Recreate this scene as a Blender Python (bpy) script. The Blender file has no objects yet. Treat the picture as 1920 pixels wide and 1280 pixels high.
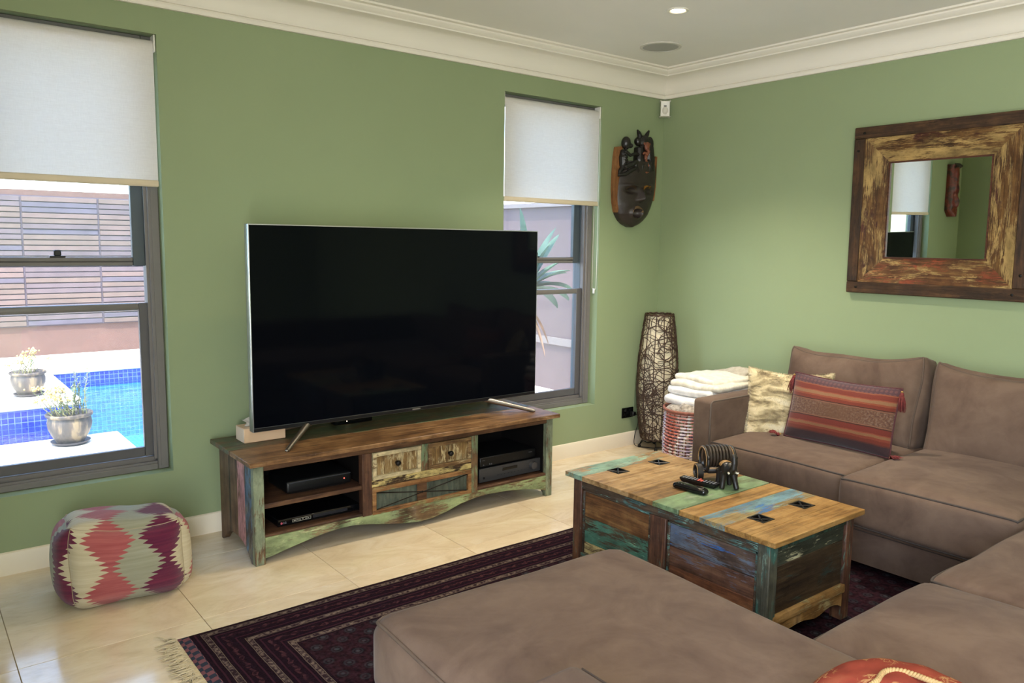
import bpy, bmesh, math, random
from math import sin, cos, pi, radians, sqrt
from mathutils import Vector, Matrix, Quaternion, noise

C = bpy.context.scene.collection
SC = bpy.context.scene
rnd = random.Random(7)

# ------------------------------------------------------------------ camera
F_PX, YAW, PITCH, ROLL = 1483.97, 0.6663, 0.1232, 0.0134
fw = Vector((sin(YAW) * cos(PITCH), cos(YAW) * cos(PITCH), -sin(PITCH)))
rt = Vector((cos(YAW), -sin(YAW), 0))
up = rt.cross(fw)
rt2 = rt * cos(ROLL) + up * sin(ROLL)
up2 = up * cos(ROLL) - rt * sin(ROLL)
cd = bpy.data.cameras.new('camera')
cam = bpy.data.objects.new('camera', cd)
C.objects.link(cam)
m3 = Matrix((rt2, up2, -fw)).transposed()
cam.matrix_world = Matrix.Translation((-4.3553, -3.8448, 1.4245)) @ m3.to_4x4()
cd.sensor_width = 36
cd.lens = F_PX / 1920 * 36
cd.clip_start = 0.05
SC.camera = cam

# ------------------------------------------------------------------ world, sun, side fill lamp, exposure
SC.view_settings.view_transform = 'Standard'
SC.view_settings.look = 'None'
SC.view_settings.exposure = 0.68
SC.view_settings.gamma = 1.0
SC.view_settings.use_curve_mapping = False
w = bpy.data.worlds.new('sky')
SC.world = w
w.use_nodes = True
wn = w.node_tree
sky = wn.nodes.new('ShaderNodeTexSky')
sky.sky_type = 'NISHITA'
sky.sun_disc = False
sky.sun_elevation = radians(62)
sky.sun_rotation = radians(200)
sky.dust_density = 1.5
bg = wn.nodes['Background']
bg.inputs['Strength'].default_value = 1.15
wn.links.new(sky.outputs[0], bg.inputs[0])


def light(name, kind, loc, energy, color, target=None, direction=None, **kw):
    d = bpy.data.lights.new(name, kind)
    d.energy = energy
    d.color = color
    for k, v in kw.items():
        setattr(d, k, v)
    o = bpy.data.objects.new(name, d)
    o.location = loc
    if target is not None:
        direction = Vector(target) - Vector(loc)
    if direction is not None:
        o.rotation_euler = Vector(direction).to_track_quat('-Z', 'Y').to_euler()
    C.objects.link(o)
    return o


light('sun', 'SUN', (-4, -4, 9), 8.5, (1.0, 0.95, 0.88), direction=(0.20, 0.40, -0.90), angle=0.01)
# added area lamp in an unseen left-wall opening, standing in for daylight
light('side_daylight_fill', 'AREA', (-4.80, -4.5, 1.15), 118, (0.97, 0.98, 1.0), direction=(1, 0.0, 0.0), shape='RECTANGLE', size=2.1, size_y=2.2)
LAMP_W = 44

# ------------------------------------------------------------------ helpers
MATW = {}


def lin(h):
    h = h.lstrip('#')
    v = [int(h[i:i + 2], 16) / 255 for i in (0, 2, 4)]
    return tuple((c / 12.92 if c <= .04045 else ((c + .055) / 1.055) ** 2.4) for c in v) + (1.0,)


class MB:
    """a bmesh that collects shapes"""

    def __init__(s):
        s.bm = bmesh.new()

    def box(s, x0, x1, y0, y1, z0, z1, bev=0.0, seg=1):
        r = bmesh.ops.create_cube(s.bm, size=1.0)
        vs = r['verts']
        for v in vs:
            v.co = Vector((x0 + (x1 - x0) * (v.co.x + .5), y0 + (y1 - y0) * (v.co.y + .5), z0 + (z1 - z0) * (v.co.z + .5)))
        if bev > 0:
            es = list({e for v in vs for e in v.link_edges})
            bmesh.ops.bevel(s.bm, geom=es, offset=bev, segments=seg, affect='EDGES', profile=.5)
        return s

    def obox(s, c, ax, ay, az, hx, hy, hz, bev=0.0, seg=1):
        """oriented box: centre, three unit axes, three half sizes"""
        r = bmesh.ops.create_cube(s.bm, size=2.0)
        vs = r['verts']
        c, ax, ay, az = Vector(c), Vector(ax), Vector(ay), Vector(az)
        for v in vs:
            v.co = c + ax * v.co.x * hx + ay * v.co.y * hy + az * v.co.z * hz
        if bev > 0:
            es = list({e for v in vs for e in v.link_edges})
            bmesh.ops.bevel(s.bm, geom=es, offset=bev, segments=seg, affect='EDGES', profile=.5)
        return s

    def tube(s, pts, rad, seg=8, closed=False, cap=True):
        pts = [Vector(p) for p in pts]
        n = len(pts)
        if not hasattr(rad, '__len__'):
            rad = [rad] * n
        rings = []
        prev = None
        for i, p in enumerate(pts):
            a = pts[(i - 1) % n] if (closed or i > 0) else p
            b = pts[(i + 1) % n] if (closed or i < n - 1) else p
            t = (b - a)
            if t.length < 1e-9:
                t = Vector((0, 0, 1))
            t.normalize()
            if prev is None:
                ref = Vector((0, 0, 1)) if abs(t.z) < .9 else Vector((1, 0, 0))
                u = (ref - t * ref.dot(t)).normalized()
            else:
                u = prev - t * prev.dot(t)
                u = u.normalized() if u.length > 1e-6 else Vector((1, 0, 0))
            prev = u
            v = t.cross(u)
            rings.append([s.bm.verts.new(p + (u * cos(2 * pi * k / seg) + v * sin(2 * pi * k / seg)) * rad[i]) for k in range(seg)])
        m = n if closed else n - 1
        for i in range(m):
            A, B = rings[i], rings[(i + 1) % n]
            for k in range(seg):
                s.bm.faces.new((A[k], A[(k + 1) % seg], B[(k + 1) % seg], B[k]))
        if cap and not closed:
            s.bm.faces.new(list(reversed(rings[0])))
            s.bm.faces.new(rings[-1])
        return s

    def lathe(s, prof, c=(0, 0, 0), seg=24, axis=(0, 0, 1), cap=True):
        c = Vector(c)
        q = Vector((0, 0, 1)).rotation_difference(Vector(axis))
        rings = []
        for r, z in prof:
            rings.append([s.bm.verts.new(c + q @ Vector((r * cos(2 * pi * k / seg), r * sin(2 * pi * k / seg), z))) for k in range(seg)])
        for A, B in zip(rings, rings[1:]):
            for k in range(seg):
                s.bm.faces.new((A[k], A[(k + 1) % seg], B[(k + 1) % seg], B[k]))
        if cap:
            if prof[0][0] > 1e-5:
                s.bm.faces.new(list(reversed(rings[0])))
            if prof[-1][0] > 1e-5:
                s.bm.faces.new(rings[-1])
        return s

    def prism(s, poly, axis, a, b):
        """extrude a 2D outline along an axis; axis 'x': poly is (y,z); 'y': (x,z); 'z': (x,y)"""
        def P(p, t):
            return {'x': (t, p[0], p[1]), 'y': (p[0], t, p[1]), 'z': (p[0], p[1], t)}[axis]
        A = [s.bm.verts.new(P(p, a)) for p in poly]
        B = [s.bm.verts.new(P(p, b)) for p in poly]
        s.bm.faces.new(A)
        s.bm.faces.new(list(reversed(B)))
        n = len(poly)
        for i in range(n):
            s.bm.faces.new((A[i], B[i], B[(i + 1) % n], A[(i + 1) % n]))
        bmesh.ops.recalc_face_normals(s.bm, faces=s.bm.faces[:])
        return s

    def strip(s, top, bot, axis, a, b):
        """solid between two polylines of the same length (for concave outlines)"""
        for i in range(len(top) - 1):
            s.prism([bot[i], bot[i + 1], top[i + 1], top[i]], axis, a, b)
        bmesh.ops.remove_doubles(s.bm, verts=s.bm.verts[:], dist=1e-6)
        return s

    def ball(s, c, r, seg=12, rings=8, q=None):
        rr = r if hasattr(r, '__len__') else (r, r, r)
        res = bmesh.ops.create_uvsphere(s.bm, u_segments=seg, v_segments=rings, radius=1)
        for v in res['verts']:
            p = Vector((v.co.x * rr[0], v.co.y * rr[1], v.co.z * rr[2]))
            if q is not None:
                p = q @ p
            v.co = p + Vector(c)
        return s

    def quad(s, *ps):
        s.bm.faces.new([s.bm.verts.new(p) for p in ps])
        return s


def obj(name, mb, material, parent=None, smooth=40, world=True):
    bm = mb.bm if isinstance(mb, MB) else mb
    if parent is not None and world:
        root = parent
        while root.parent is not None:
            root = root.parent
        if root.name in MATW:
            bm.transform(MATW[root.name].inverted())
    me = bpy.data.meshes.new(name)
    bm.to_mesh(me)
    bm.free()
    if smooth:
        me.polygons.foreach_set('use_smooth', [True] * len(me.polygons))
        if smooth < 180:
            me.set_sharp_from_angle(angle=radians(smooth))
    o = bpy.data.objects.new(name, me)
    C.objects.link(o)
    if material is not None:
        me.materials.append(material)
    if parent is not None:
        o.parent = parent
    return o


def tag(o, label=None, cat=None, group=None, kind=None):
    if label:
        o['label'] = label
    if cat:
        o['category'] = cat
    if group:
        o['group'] = group
    if kind:
        o['kind'] = kind
    return o


def thing(name, label, cat, loc=(0, 0, 0), rz=0.0, group=None, kind=None):
    o = bpy.data.objects.new(name, None)
    o.empty_display_size = .05
    C.objects.link(o)
    o.location = loc
    o.rotation_euler = (0, 0, rz)
    MATW[o.name] = Matrix.Translation(loc) @ Matrix.Rotation(rz, 4, 'Z')
    return tag(o, label, cat, group, kind)


# ------------------------------------------------------------------ materials
class NT:
    def __init__(s, name):
        s.m = bpy.data.materials.new(name)
        s.m.use_nodes = True
        s.t = s.m.node_tree
        s.b = s.t.nodes['Principled BSDF']
        s.out = s.t.nodes['Material Output']
        s.tc = None

    def n(s, typ, **kw):
        nd = s.t.nodes.new(typ)
        for k, v in kw.items():
            setattr(nd, k, v)
        return nd

    def ln(s, a, b):
        s.t.links.new(a, b)

    def val(s, sock, v):
        if isinstance(v, bpy.types.NodeSocket):
            s.ln(v, sock)
        else:
            sock.default_value = v

    def math(s, op, a, b=None, c=None, clamp=False):
        nd = s.n('ShaderNodeMath', operation=op, use_clamp=clamp)
        s.val(nd.inputs[0], a)
        if b is not None:
            s.val(nd.inputs[1], b)
        if c is not None:
            s.val(nd.inputs[2], c)
        return nd.outputs[0]

    def coord(s, kind='Object', loc=(0, 0, 0), scale=(1, 1, 1), rot=(0, 0, 0)):
        if s.tc is None:
            s.tc = s.n('ShaderNodeTexCoord')
        mp = s.n('ShaderNodeMapping')
        mp.inputs['Location'].default_value = loc
        mp.inputs['Scale'].default_value = scale
        mp.inputs['Rotation'].default_value = rot
        s.ln(s.tc.outputs[kind], mp.inputs[0])
        return mp.outputs[0]

    def noise(s, vec, scale, detail=4, rough=.55, dist=0.0):
        nd = s.n('ShaderNodeTexNoise')
        s.ln(vec, nd.inputs['Vector'])
        nd.inputs['Scale'].default_value = scale
        nd.inputs['Detail'].default_value = detail
        nd.inputs['Roughness'].default_value = rough
        nd.inputs['Distortion'].default_value = dist
        return nd.outputs['Fac']

    def ramp(s, fac, stops, interp='LINEAR'):
        nd = s.n('ShaderNodeValToRGB')
        cr = nd.color_ramp
        cr.interpolation = interp
        while len(cr.elements) < len(stops):
            cr.elements.new(.5)
        for e, (p, c) in zip(cr.elements, stops):
            e.position = p
            e.color = lin(c) if isinstance(c, str) else (c if hasattr(c, '__len__') else (c, c, c, 1))
        s.val(nd.inputs[0], fac)
        return nd.outputs[0]

    def mix(s, fac, a, b, blend='MIX'):
        nd = s.n('ShaderNodeMix', data_type='RGBA', blend_type=blend)
        s.val(nd.inputs[0], fac)
        for sock, v in ((nd.inputs[6], a), (nd.inputs[7], b)):
            if isinstance(v, str):
                v = lin(v)
            s.val(sock, v)
        return nd.outputs[2]

    def bump(s, h, strength=.3, dist=.01):
        nd = s.n('ShaderNodeBump')
        nd.inputs['Strength'].default_value = strength
        nd.inputs['Distance'].default_value = dist
        s.val(nd.inputs['Height'], h)
        s.ln(nd.outputs[0], s.b.inputs['Normal'])

    def done(s, color=None, rough=None, metal=None, spec=None):
        if color is not None:
            if isinstance(color, str):
                color = lin(color)
            s.val(s.b.inputs['Base Color'], color)
        if rough is not None:
            s.val(s.b.inputs['Roughness'], rough)
        if metal is not None:
            s.b.inputs['Metallic'].default_value = metal
        if spec is not None:
            s.b.inputs['Specular IOR Level'].default_value = spec
        return s.m


def plain(name, c, rough=.5, metal=0.0, var=.08, scale=12, spec=None, bump=0.0):
    t = NT(name)
    v = t.coord()
    f = t.noise(v, scale)
    lo = tuple(x * (1 - var) for x in lin(c)[:3]) + (1,)
    hi = tuple(min(1, x * (1 + var)) for x in lin(c)[:3]) + (1,)
    col = t.ramp(f, [(.3, lo), (.7, hi)])
    if bump:
        t.bump(t.noise(v, scale * 6), bump, .004)
    return t.done(col, rough, metal, spec)


def reclaimed(name, axis, wood, paints=(), seed=0, rough=.55, grain=1.0, dim=.74):
    """old boat timber: grain along an axis, flaking paint layers on top. paints: (hex, coverage 0..1, patch scale)"""
    t = NT(name)
    st = {'x': (1.6, 22, 22), 'y': (22, 1.6, 22), 'z': (22, 22, 1.6)}[axis]
    off = (seed * 3.17, seed * 1.91, seed * 2.53)
    v = t.coord('Object', off, st)
    g = t.noise(v, 2.2 * grain, 8, .62, .6)
    st2 = tuple(x * (2.6 if x > 5 else 2.2) for x in st)
    v2 = t.coord('Object', tuple(o + 5 for o in off), st2)
    g2 = t.noise(v2, 3.5, 6, .7)
    v4 = t.coord('Object', tuple(o + 9 for o in off), (1, 1, 1))
    big = t.noise(v4, 9, 5, .6)
    fac = t.math('ADD', t.math('MULTIPLY', g, .6), t.math('MULTIPLY', big, .4))
    wd = [tuple(c * dim for c in lin(x)[:3]) + (1,) for x in wood]
    col = t.ramp(fac, [(.36, wd[0]), (.5, wd[1]), (.63, wd[2])])
    dark = t.ramp(g2, [(.32, .42), (.47, 1.0)])
    col = t.mix(.8, col, dark, 'MULTIPLY')
    height = t.math('MULTIPLY', g2, .6)
    s3 = tuple((.45 if x < 5 else 1.25) for x in st)
    for i, (pc, cov, ps) in enumerate(paints):
        v3 = t.coord('Object', tuple(o + 11 + 7 * i for o in off), s3)
        a = t.noise(v3, ps * 4.2, 9, .68, .5)
        b = t.math('MULTIPLY', t.math('SUBTRACT', g2, .5), .55)
        a = t.math('ADD', a, b)
        th = .5 + (.5 - cov) * .42
        mask = t.ramp(a, [(max(0, th - .03), 0.0), (th + .03, 1.0)])
        sh = t.noise(v3, ps * 9, 6, .65)
        pl = [c * dim for c in lin(pc)[:3]]
        c1 = tuple(x * .55 for x in pl) + (1,)
        c2 = tuple(min(1, x * 1.3) for x in pl) + (1,)
        pcol = t.ramp(sh, [(.34, c1), (.62, c2)])
        col = t.mix(mask, col, pcol)
        height = t.math('ADD', height, t.math('MULTIPLY', mask, .5))
    grime = t.ramp(t.noise(v4, 22, 6, .7), [(.33, .55), (.5, 1.0)])
    col = t.mix(.6, col, grime, 'MULTIPLY')
    t.bump(height, .4, .004)
    return t.done(col, rough, spec=.35)


def suede(name, a, b):
    t = NT(name)
    v = t.coord('Object', (1, 2, 3))
    n1 = t.noise(v, 3.2, 5, .6, 1.2)
    n2 = t.noise(v, 11, 4, .6, .8)
    f = t.math('ADD', t.math('MULTIPLY', n1, .7), t.math('MULTIPLY', n2, .3))
    col = t.ramp(f, [(.36, a), (.62, b)])
    fine = t.noise(v, 420, 2)
    t.bump(t.math('ADD', t.math('MULTIPLY', fine, .25), t.math('MULTIPLY', n1, 2.0)), .25, .004)
    t.b.inputs['Sheen Weight'].default_value = .06
    t.b.inputs['Sheen Roughness'].default_value = .4
    return t.done(col, .9, spec=.15)


def brick_tex(t, vec, c1, c2, mortar, scale, bw, rh, ms, offset=0.0):
    nd = t.n('ShaderNodeTexBrick')
    t.ln(vec, nd.inputs['Vector'])
    nd.offset = offset
    nd.inputs['Color1'].default_value = lin(c1)
    nd.inputs['Color2'].default_value = lin(c2)
    nd.inputs['Mortar'].default_value = lin(mortar)
    nd.inputs['Scale'].default_value = scale
    nd.inputs['Brick Width'].default_value = bw
    nd.inputs['Row Height'].default_value = rh
    nd.inputs['Mortar Size'].default_value = ms
    return nd.outputs['Color']


def glass_mat(name, tint=(1, 1, 1, 1), gloss=.05, haze=0.0):
    t = NT(name)
    tr = t.n('ShaderNodeBsdfTransparent')
    tr.inputs[0].default_value = tint
    gl = t.n('ShaderNodeBsdfGlossy')
    gl.inputs['Roughness'].default_value = .02
    mx = t.n('ShaderNodeMixShader')
    mx.inputs[0].default_value = gloss
    t.ln(tr.outputs[0], mx.inputs[1])
    t.ln(gl.outputs[0], mx.inputs[2])
    last = mx.outputs[0]
    if haze:
        df = t.n('ShaderNodeBsdfDiffuse')
        df.inputs[0].default_value = (.55, .58, .62, 1)
        m2 = t.n('ShaderNodeMixShader')
        m2.inputs[0].default_value = haze
        t.ln(last, m2.inputs[1])
        t.ln(df.outputs[0], m2.inputs[2])
        last = m2.outputs[0]
    t.ln(last, t.out.inputs[0])
    return t.m


def emit(name, c, strength):
    t = NT(name)
    t.b.inputs['Emission Color'].default_value = lin(c)
    t.b.inputs['Emission Strength'].default_value = strength
    return t.done(c, .4)


def wall_mat():
    t = NT('green_wall_paint')
    v = t.coord()
    f = t.noise(v, 1.3, 3)
    col = t.ramp(f, [(.3, '#8d9b76'), (.7, '#919f7a')])
    t.bump(t.noise(v, 260, 3), .12, .002)
    return t.done(col, .55, spec=.3)


def travertine():
    t = NT('travertine')
    oi = t.n('ShaderNodeObjectInfo')
    rv = t.math('MULTIPLY', oi.outputs['Random'], 37.0)
    cx = t.n('ShaderNodeCombineXYZ')
    t.val(cx.inputs[0], rv)
    t.val(cx.inputs[1], t.math('MULTIPLY', rv, 1.7))
    v = t.coord('Object', (0, 0, 0), (1.0, 2.2, 1))
    ad = t.n('ShaderNodeVectorMath', operation='ADD')
    t.ln(v, ad.inputs[0])
    t.ln(cx.outputs[0], ad.inputs[1])
    n1 = t.noise(ad.outputs[0], 3.0, 7, .6, 1.6)
    n2 = t.noise(ad.outputs[0], 26, 5, .65, .6)
    col = t.ramp(n1, [(.3, '#cdb99a'), (.5, '#dac8aa'), (.7, '#e2d4ba')])
    vein = t.ramp(n2, [(.3, .80), (.48, 1.0)])
    col = t.mix(.35, col, vein, 'MULTIPLY')
    tone = t.ramp(oi.outputs['Random'], [(0, .95), (1, 1.03)])
    col = t.mix(1.0, col, tone, 'MULTIPLY')
    r = t.ramp(n2, [(.3, .24), (.6, .09)])
    t.bump(n2, .03, .002)
    return t.done(col, r, spec=.65)


M = {}
M['wall'] = wall_mat()
M['ceiling'] = plain('ceiling_paint', '#ece9e2', .7, var=.02, scale=2)
M['cornice'] = plain('cornice_paint', '#e9e3d6', .6, var=.02, scale=2)
M['baseboard'] = plain('baseboard_paint', '#e6dcc6', .4, var=.02, scale=3)
M['tile'] = travertine()
M['grout'] = plain('grout', '#a8946f', .8)
M['alu'] = plain('grey_powder_coat', '#75716e', .42, var=.04, spec=.4)
M['alu_backlit'] = plain('backlit_sash_grey', '#5c5a5b', .42, var=.04, spec=.4)  # frame grey with backlit shade put into the colour, for the inner sash
M['alu_dark'] = plain('dark_powder_coat', '#4d565a', .45, var=.04)
M['black'] = plain('black_plastic', '#07080a', .42, var=.1)
M['black_gloss'] = plain('black_gloss', '#090a0c', .12, var=.1)
M['chrome'] = plain('brushed_chrome', '#8f8880', .38, 1.0, var=.03)
M['white_plastic'] = plain('white_plastic', '#e6e3da', .4, var=.02)
M['glass'] = glass_mat('window_glass', (.97, .99, 1, 1), .045)
M['screen'] = glass_mat('insect_mesh', (1, 1, 1, 1), 0.0, .13)
M['suede'] = suede('taupe_suede', '#544339', '#6a584b')
M['suede_pipe'] = plain('suede_piping', '#3f3630', .85, var=.1, scale=30)
M['suede_pipe2'] = plain('suede_piping_soft', '#55463b', .85, var=.1, scale=30)
M['metal_dark'] = plain('dark_iron', '#1b1815', .45, .6, var=.2, scale=40)

# ------------------------------------------------------------------ room shell
H = 2.61
XL, YB = -4.83, -6.5
W1 = (-4.15, -3.359)
W2 = (-1.411, -0.6045)
WZ = (0.337, 2.3216)
TH = 0.24


def struct(name, mb, mat, smooth=40):
    return tag(obj(name, mb, mat, None, smooth), kind='structure')


mb = MB()
mb.box(XL - TH, W1[0], 0, TH, -.12, 3.0)
mb.box(W1[1], W2[0], 0, TH, -.12, 3.0)
mb.box(W2[1], TH, 0, TH, -.12, 3.0)
for a in (W1, W2):
    mb.box(a[0], a[1], 0, TH, -.12, WZ[0])
    mb.box(a[0], a[1], 0, TH, WZ[1], 3.0)
struct('wall_back', mb, M['wall'], 0)
struct('wall_right', MB().box(0, TH, YB - TH, 0, -.12, 3.0), M['wall'], 0)
mb = MB()
mb.box(XL - TH, XL, -3.4, 0, -.12, 3.0)
mb.box(XL - TH, XL, YB - TH, -5.6, -.12, 3.0)
mb.box(XL - TH, XL, -5.6, -3.4, 2.3, 3.0)
struct('wall_left', mb, M['wall'], 0)
mb = MB()
mb.box(XL, 0, YB - TH, YB, -.12, 3.0)
struct('wall_rear', mb, M['wall'], 0)
struct('ceiling', MB().box(XL - TH, TH, YB - TH, TH, H, H + .3), M['ceiling'], 0)

floor = struct('floor', MB().box(XL - TH, TH, YB - TH, 0, -.12, -.004), M['grout'], 0)
tile_me = None
tx0, tp = -3.5059 - .6 * 3, .6
for i in range(9):
    for j in range(11):
        x0 = tx0 + tp * i
        y1 = -.2975 + .6 - .6 * j
        xa, xb = max(x0, XL) + .0012, min(x0 + tp, 0) - .0012
        ya, yb = y1 - tp + .0012, min(y1, 0) - .0012
        if xb - xa < .02 or yb - ya < .02 or yb < YB:
            continue
        o = obj('tile', MB().box(xa, xb, ya, yb, -.012, 0, .0008), M['tile'], floor, 0)

# cornice swept round the room (a profile of offset from the wall and height)
prof = [(0, 2.434), (.017, 2.434), (.020, 2.440), (.020, 2.452), (.016, 2.460), (.024, 2.462), (.028, 2.470)]
for k in range(9):
    a = k / 8 * pi / 2
    prof.append((.030 + .092 * (1 - cos(a)), 2.474 + .085 * sin(a)))
prof += [(.128, 2.561), (.128, 2.568), (.136, 2.572), (.150, 2.588), (.150, 2.596), (.168, 2.600), (.168, 2.613)]
bm = bmesh.new()
corners = [(XL, 0, 1, -1), (0, 0, -1, -1), (0, YB, -1, 1), (XL, YB, 1, 1)]
rings = [[bm.verts.new((cx + sx * d, cy + sy * d, z)) for d, z in prof] for cx, cy, sx, sy in corners]
for i in range(4):
    A, B = rings[i], rings[(i + 1) % 4]
    for k in range(len(prof) - 1):
        bm.faces.new((A[k], A[k + 1], B[k + 1], B[k]))
struct('trim_1', bm, M['cornice'], 25)

# baseboards with a bevelled top edge
bp = [(0, 0), (.014, 0), (.014, .082), (.009, .094), (.003, .098), (0, .098)]
struct('baseboard_back', MB().prism([(-d, z) for d, z in bp], 'x', XL, 0), M['baseboard'], 30)
struct('baseboard_right', MB().prism([(-d, z) for d, z in bp], 'y', YB, -.014), M['baseboard'], 30)
struct('baseboard_left', MB().prism([(XL + d, z) for d, z in bp], 'y', -3.4, -.014), M['baseboard'], 30)


# ------------------------------------------------------------------ windows
def window(n, x0, x1):
    z0, z1 = WZ
    root = thing('window_%d' % n, None, None, ((x0 + x1) / 2, .07, z0), kind='structure')
    f = .05
    for a, b in ((x0 + .0005, x0 + f), (x1 - f, x1 - .0005)):
        mb = MB().box(a, b, .066, .125, z0 + .0005, z1 - .0005, .004)
        s = 1 if a > (x0 + x1) / 2 else -1
        e = a if s > 0 else b
        mb.box(min(e, e - s * .012), max(e, e - s * .012), .080, .086, z0 + .05, z1 - .05)
        mb.box(min(e + s * .014, e + s * .022), max(e + s * .014, e + s * .022), .062, .067, z0 + .02, z1 - .02)
        obj('frame_jamb', mb, M['alu'], root)
    mb = MB().box(x0 + f, x1 - f, .066, .20, z0 + .0005, z0 + .030, .003)
    mb.box(x0 + f, x1 - f, .100, .20, z0 + .03, z0 + .058, .003)
    mb.box(x0 + f, x1 - f, .072, .080, z0 + .03, z0 + .040, .001)
    obj('frame_sill', mb, M['alu'], root)
    obj('frame_head', MB().box(x0 + f, x1 - f, .066, .20, z1 - .05, z1 - .0005, .003), M['alu'], root)
    mb = MB()
    for a, b in ((x0 + .0005, x0 + f - .002), (x1 - f + .002, x1 - .0005)):
        mb.box(a, b, .126, .20, z0 + .0005, z1 - .0005, .002)
    obj('frame_track', mb, M['alu_dark'], root)
    xa, xb = x0 + f, x1 - f
    # inner sash, pushed up a little: stiles, top rail, bottom rail
    lz0, lz1 = z0 + .062, 1.128
    for a, b in ((xa + .001, xa + .047), (xb - .047, xb - .001)):
        obj('sash_stile', MB().box(a, b, .101, .128, lz0, lz1, .003), M['alu_backlit'], root)
    obj('sash_rail', MB().box(xa + .047, xb - .047, .096, .130, lz1 - .034, lz1, .008, 2), M['alu'], root)
    obj('sash_rail', MB().box(xa + .047, xb - .047, .101, .128, lz0, lz0 + .045, .003), M['alu_backlit'], root)
    obj('pane', MB().box(xa + .045, xb - .045, .112, .116, lz0 + .04, lz1 - .03), M['glass'], root, 0)
    # outer sash, let down a little
    uz0, uz1 = 1.298, z1 - .052
    for a, b in ((xa + .001, xa + .055), (xb - .055, xb - .001)):
        obj('sash_stile', MB().box(a, b, .136, .166, uz0, uz1, .003), M['alu_dark'], root)
    mb = MB().box(xa + .055, xb - .055, .136, .166, uz0, uz0 + .020, .004)
    mb.box(xa + .055, xb - .055, .132, .162, uz0 + .020, uz0 + .040, .004)
    obj('sash_rail', mb, M['alu'], root)
    lx = xa + .33 if n == 1 else xa + .32
    mb = MB().box(lx - .03, lx + .03, .128, .15, uz0 + .040, uz0 + .046, .001)
    mb.box(lx - .014, lx + .014, .124, .146, uz0 + .046, uz0 + .072, .004)
    obj('latch', mb, M['black'], root)
    obj('pane', MB().box(xa + .05, xb - .05, .149, .153, uz0 + .03, uz1), M['glass'], root, 0)
    obj('insect_screen', MB().box(xa, xb, .184, .185, z0 + .058, z1 - .05), M['screen'], root, 0)
    return root


window(1, *W1)
window(2, *W2)


def blind_fabric():
    t = NT('blind_fabric')
    v = t.coord('Object', (0, 0, 0), (18, 18, 260))
    f = t.noise(v, 1.5, 3)
    v2 = t.coord('Object', (0, 0, 0), (260, 260, 40))
    f2 = t.noise(v2, 1.2, 2)
    col = t.ramp(t.math('ADD', t.math('MULTIPLY', f, .6), t.math('MULTIPLY', f2, .4)), [(.3, '#dcd7d0'), (.7, '#e6e2dc')])
    df = t.n('ShaderNodeBsdfDiffuse')
    tl = t.n('ShaderNodeBsdfTranslucent')
    t.ln(col, df.inputs[0])
    t.ln(col, tl.inputs[0])
    mx = t.n('ShaderNodeMixShader')
    mx.inputs[0].default_value = .24
    t.ln(df.outputs[0], mx.inputs[1])
    t.ln(tl.outputs[0], mx.inputs[2])
    t.ln(mx.outputs[0], t.out.inputs[0])
    return t.m


M['blind'] = blind_fabric()
M['blind_rail'] = plain('blind_rail', '#d8c8ad', .5, var=.03)


def blind(x0, x1, zb, label):
    root = thing('roller_blind', label, 'blind', ((x0 + x1) / 2, .03, WZ[1]))
    zt = WZ[1] - .045
    mb = MB().tube([(x0 + .012, .034, zt), (x1 - .012, .034, zt)], .021, 20)
    obj('roller', mb, M['blind'], root)
    bm = bmesh.new()
    nx, nz = 24, 30
    g = []
    for j in range(nz + 1):
        row = []
        z = zt + (zb - zt) * j / nz
        for i in range(nx + 1):
            x = x0 + .012 + (x1 - x0 - .024) * i / nx
            y = .012 + .0015 * noise.noise((x * 3, z * 5, x0))
            row.append(bm.verts.new((x, y, z)))
        g.append(row)
    for j in range(nz):
        for i in range(nx):
            bm.faces.new((g[j][i], g[j][i + 1], g[j + 1][i + 1], g[j + 1][i]))
    obj('fabric', bm, M['blind'], root, 180)
    obj('bottom_rail', MB().box(x0 + .010, x1 - .010, .004, .022, zb - .012, zb + .018, .007, 3), M['blind_rail'], root)
    for x in (x0 + .006, x1 - .006):
        mb = MB().box(x - .004, x + .004, .008, .062, zt - .03, WZ[1] - .001, .002)
        obj('bracket', mb, M['white_plastic'], root)
    if x0 < -3:
        return root
    mb = MB()
    for y in (.012, .052):
        mb.tube([(x1 - .0035, y, zt - .02), (x1 - .0035, y, 1.14)], .0016, 6)
    mb.tube([(x1 - .0035, .032 - .02 * cos(k * pi / 8), 1.14 - .02 * sin(k * pi / 8)) for k in range(9)], .0016, 6)
    if x0 > -3:
        mb.box(x1 - .009, x1 - .001, .024, .042, 1.095, 1.13, .003)
    obj('chain', mb, M['white_plastic'], root)
    return root


blind(W1[0], W1[1], 1.668, 'white roller blind half down over the window that looks on the pool')
blind(W2[0], W2[1], 1.690, 'white roller blind half down over the window beside the dark carved mask')

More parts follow.
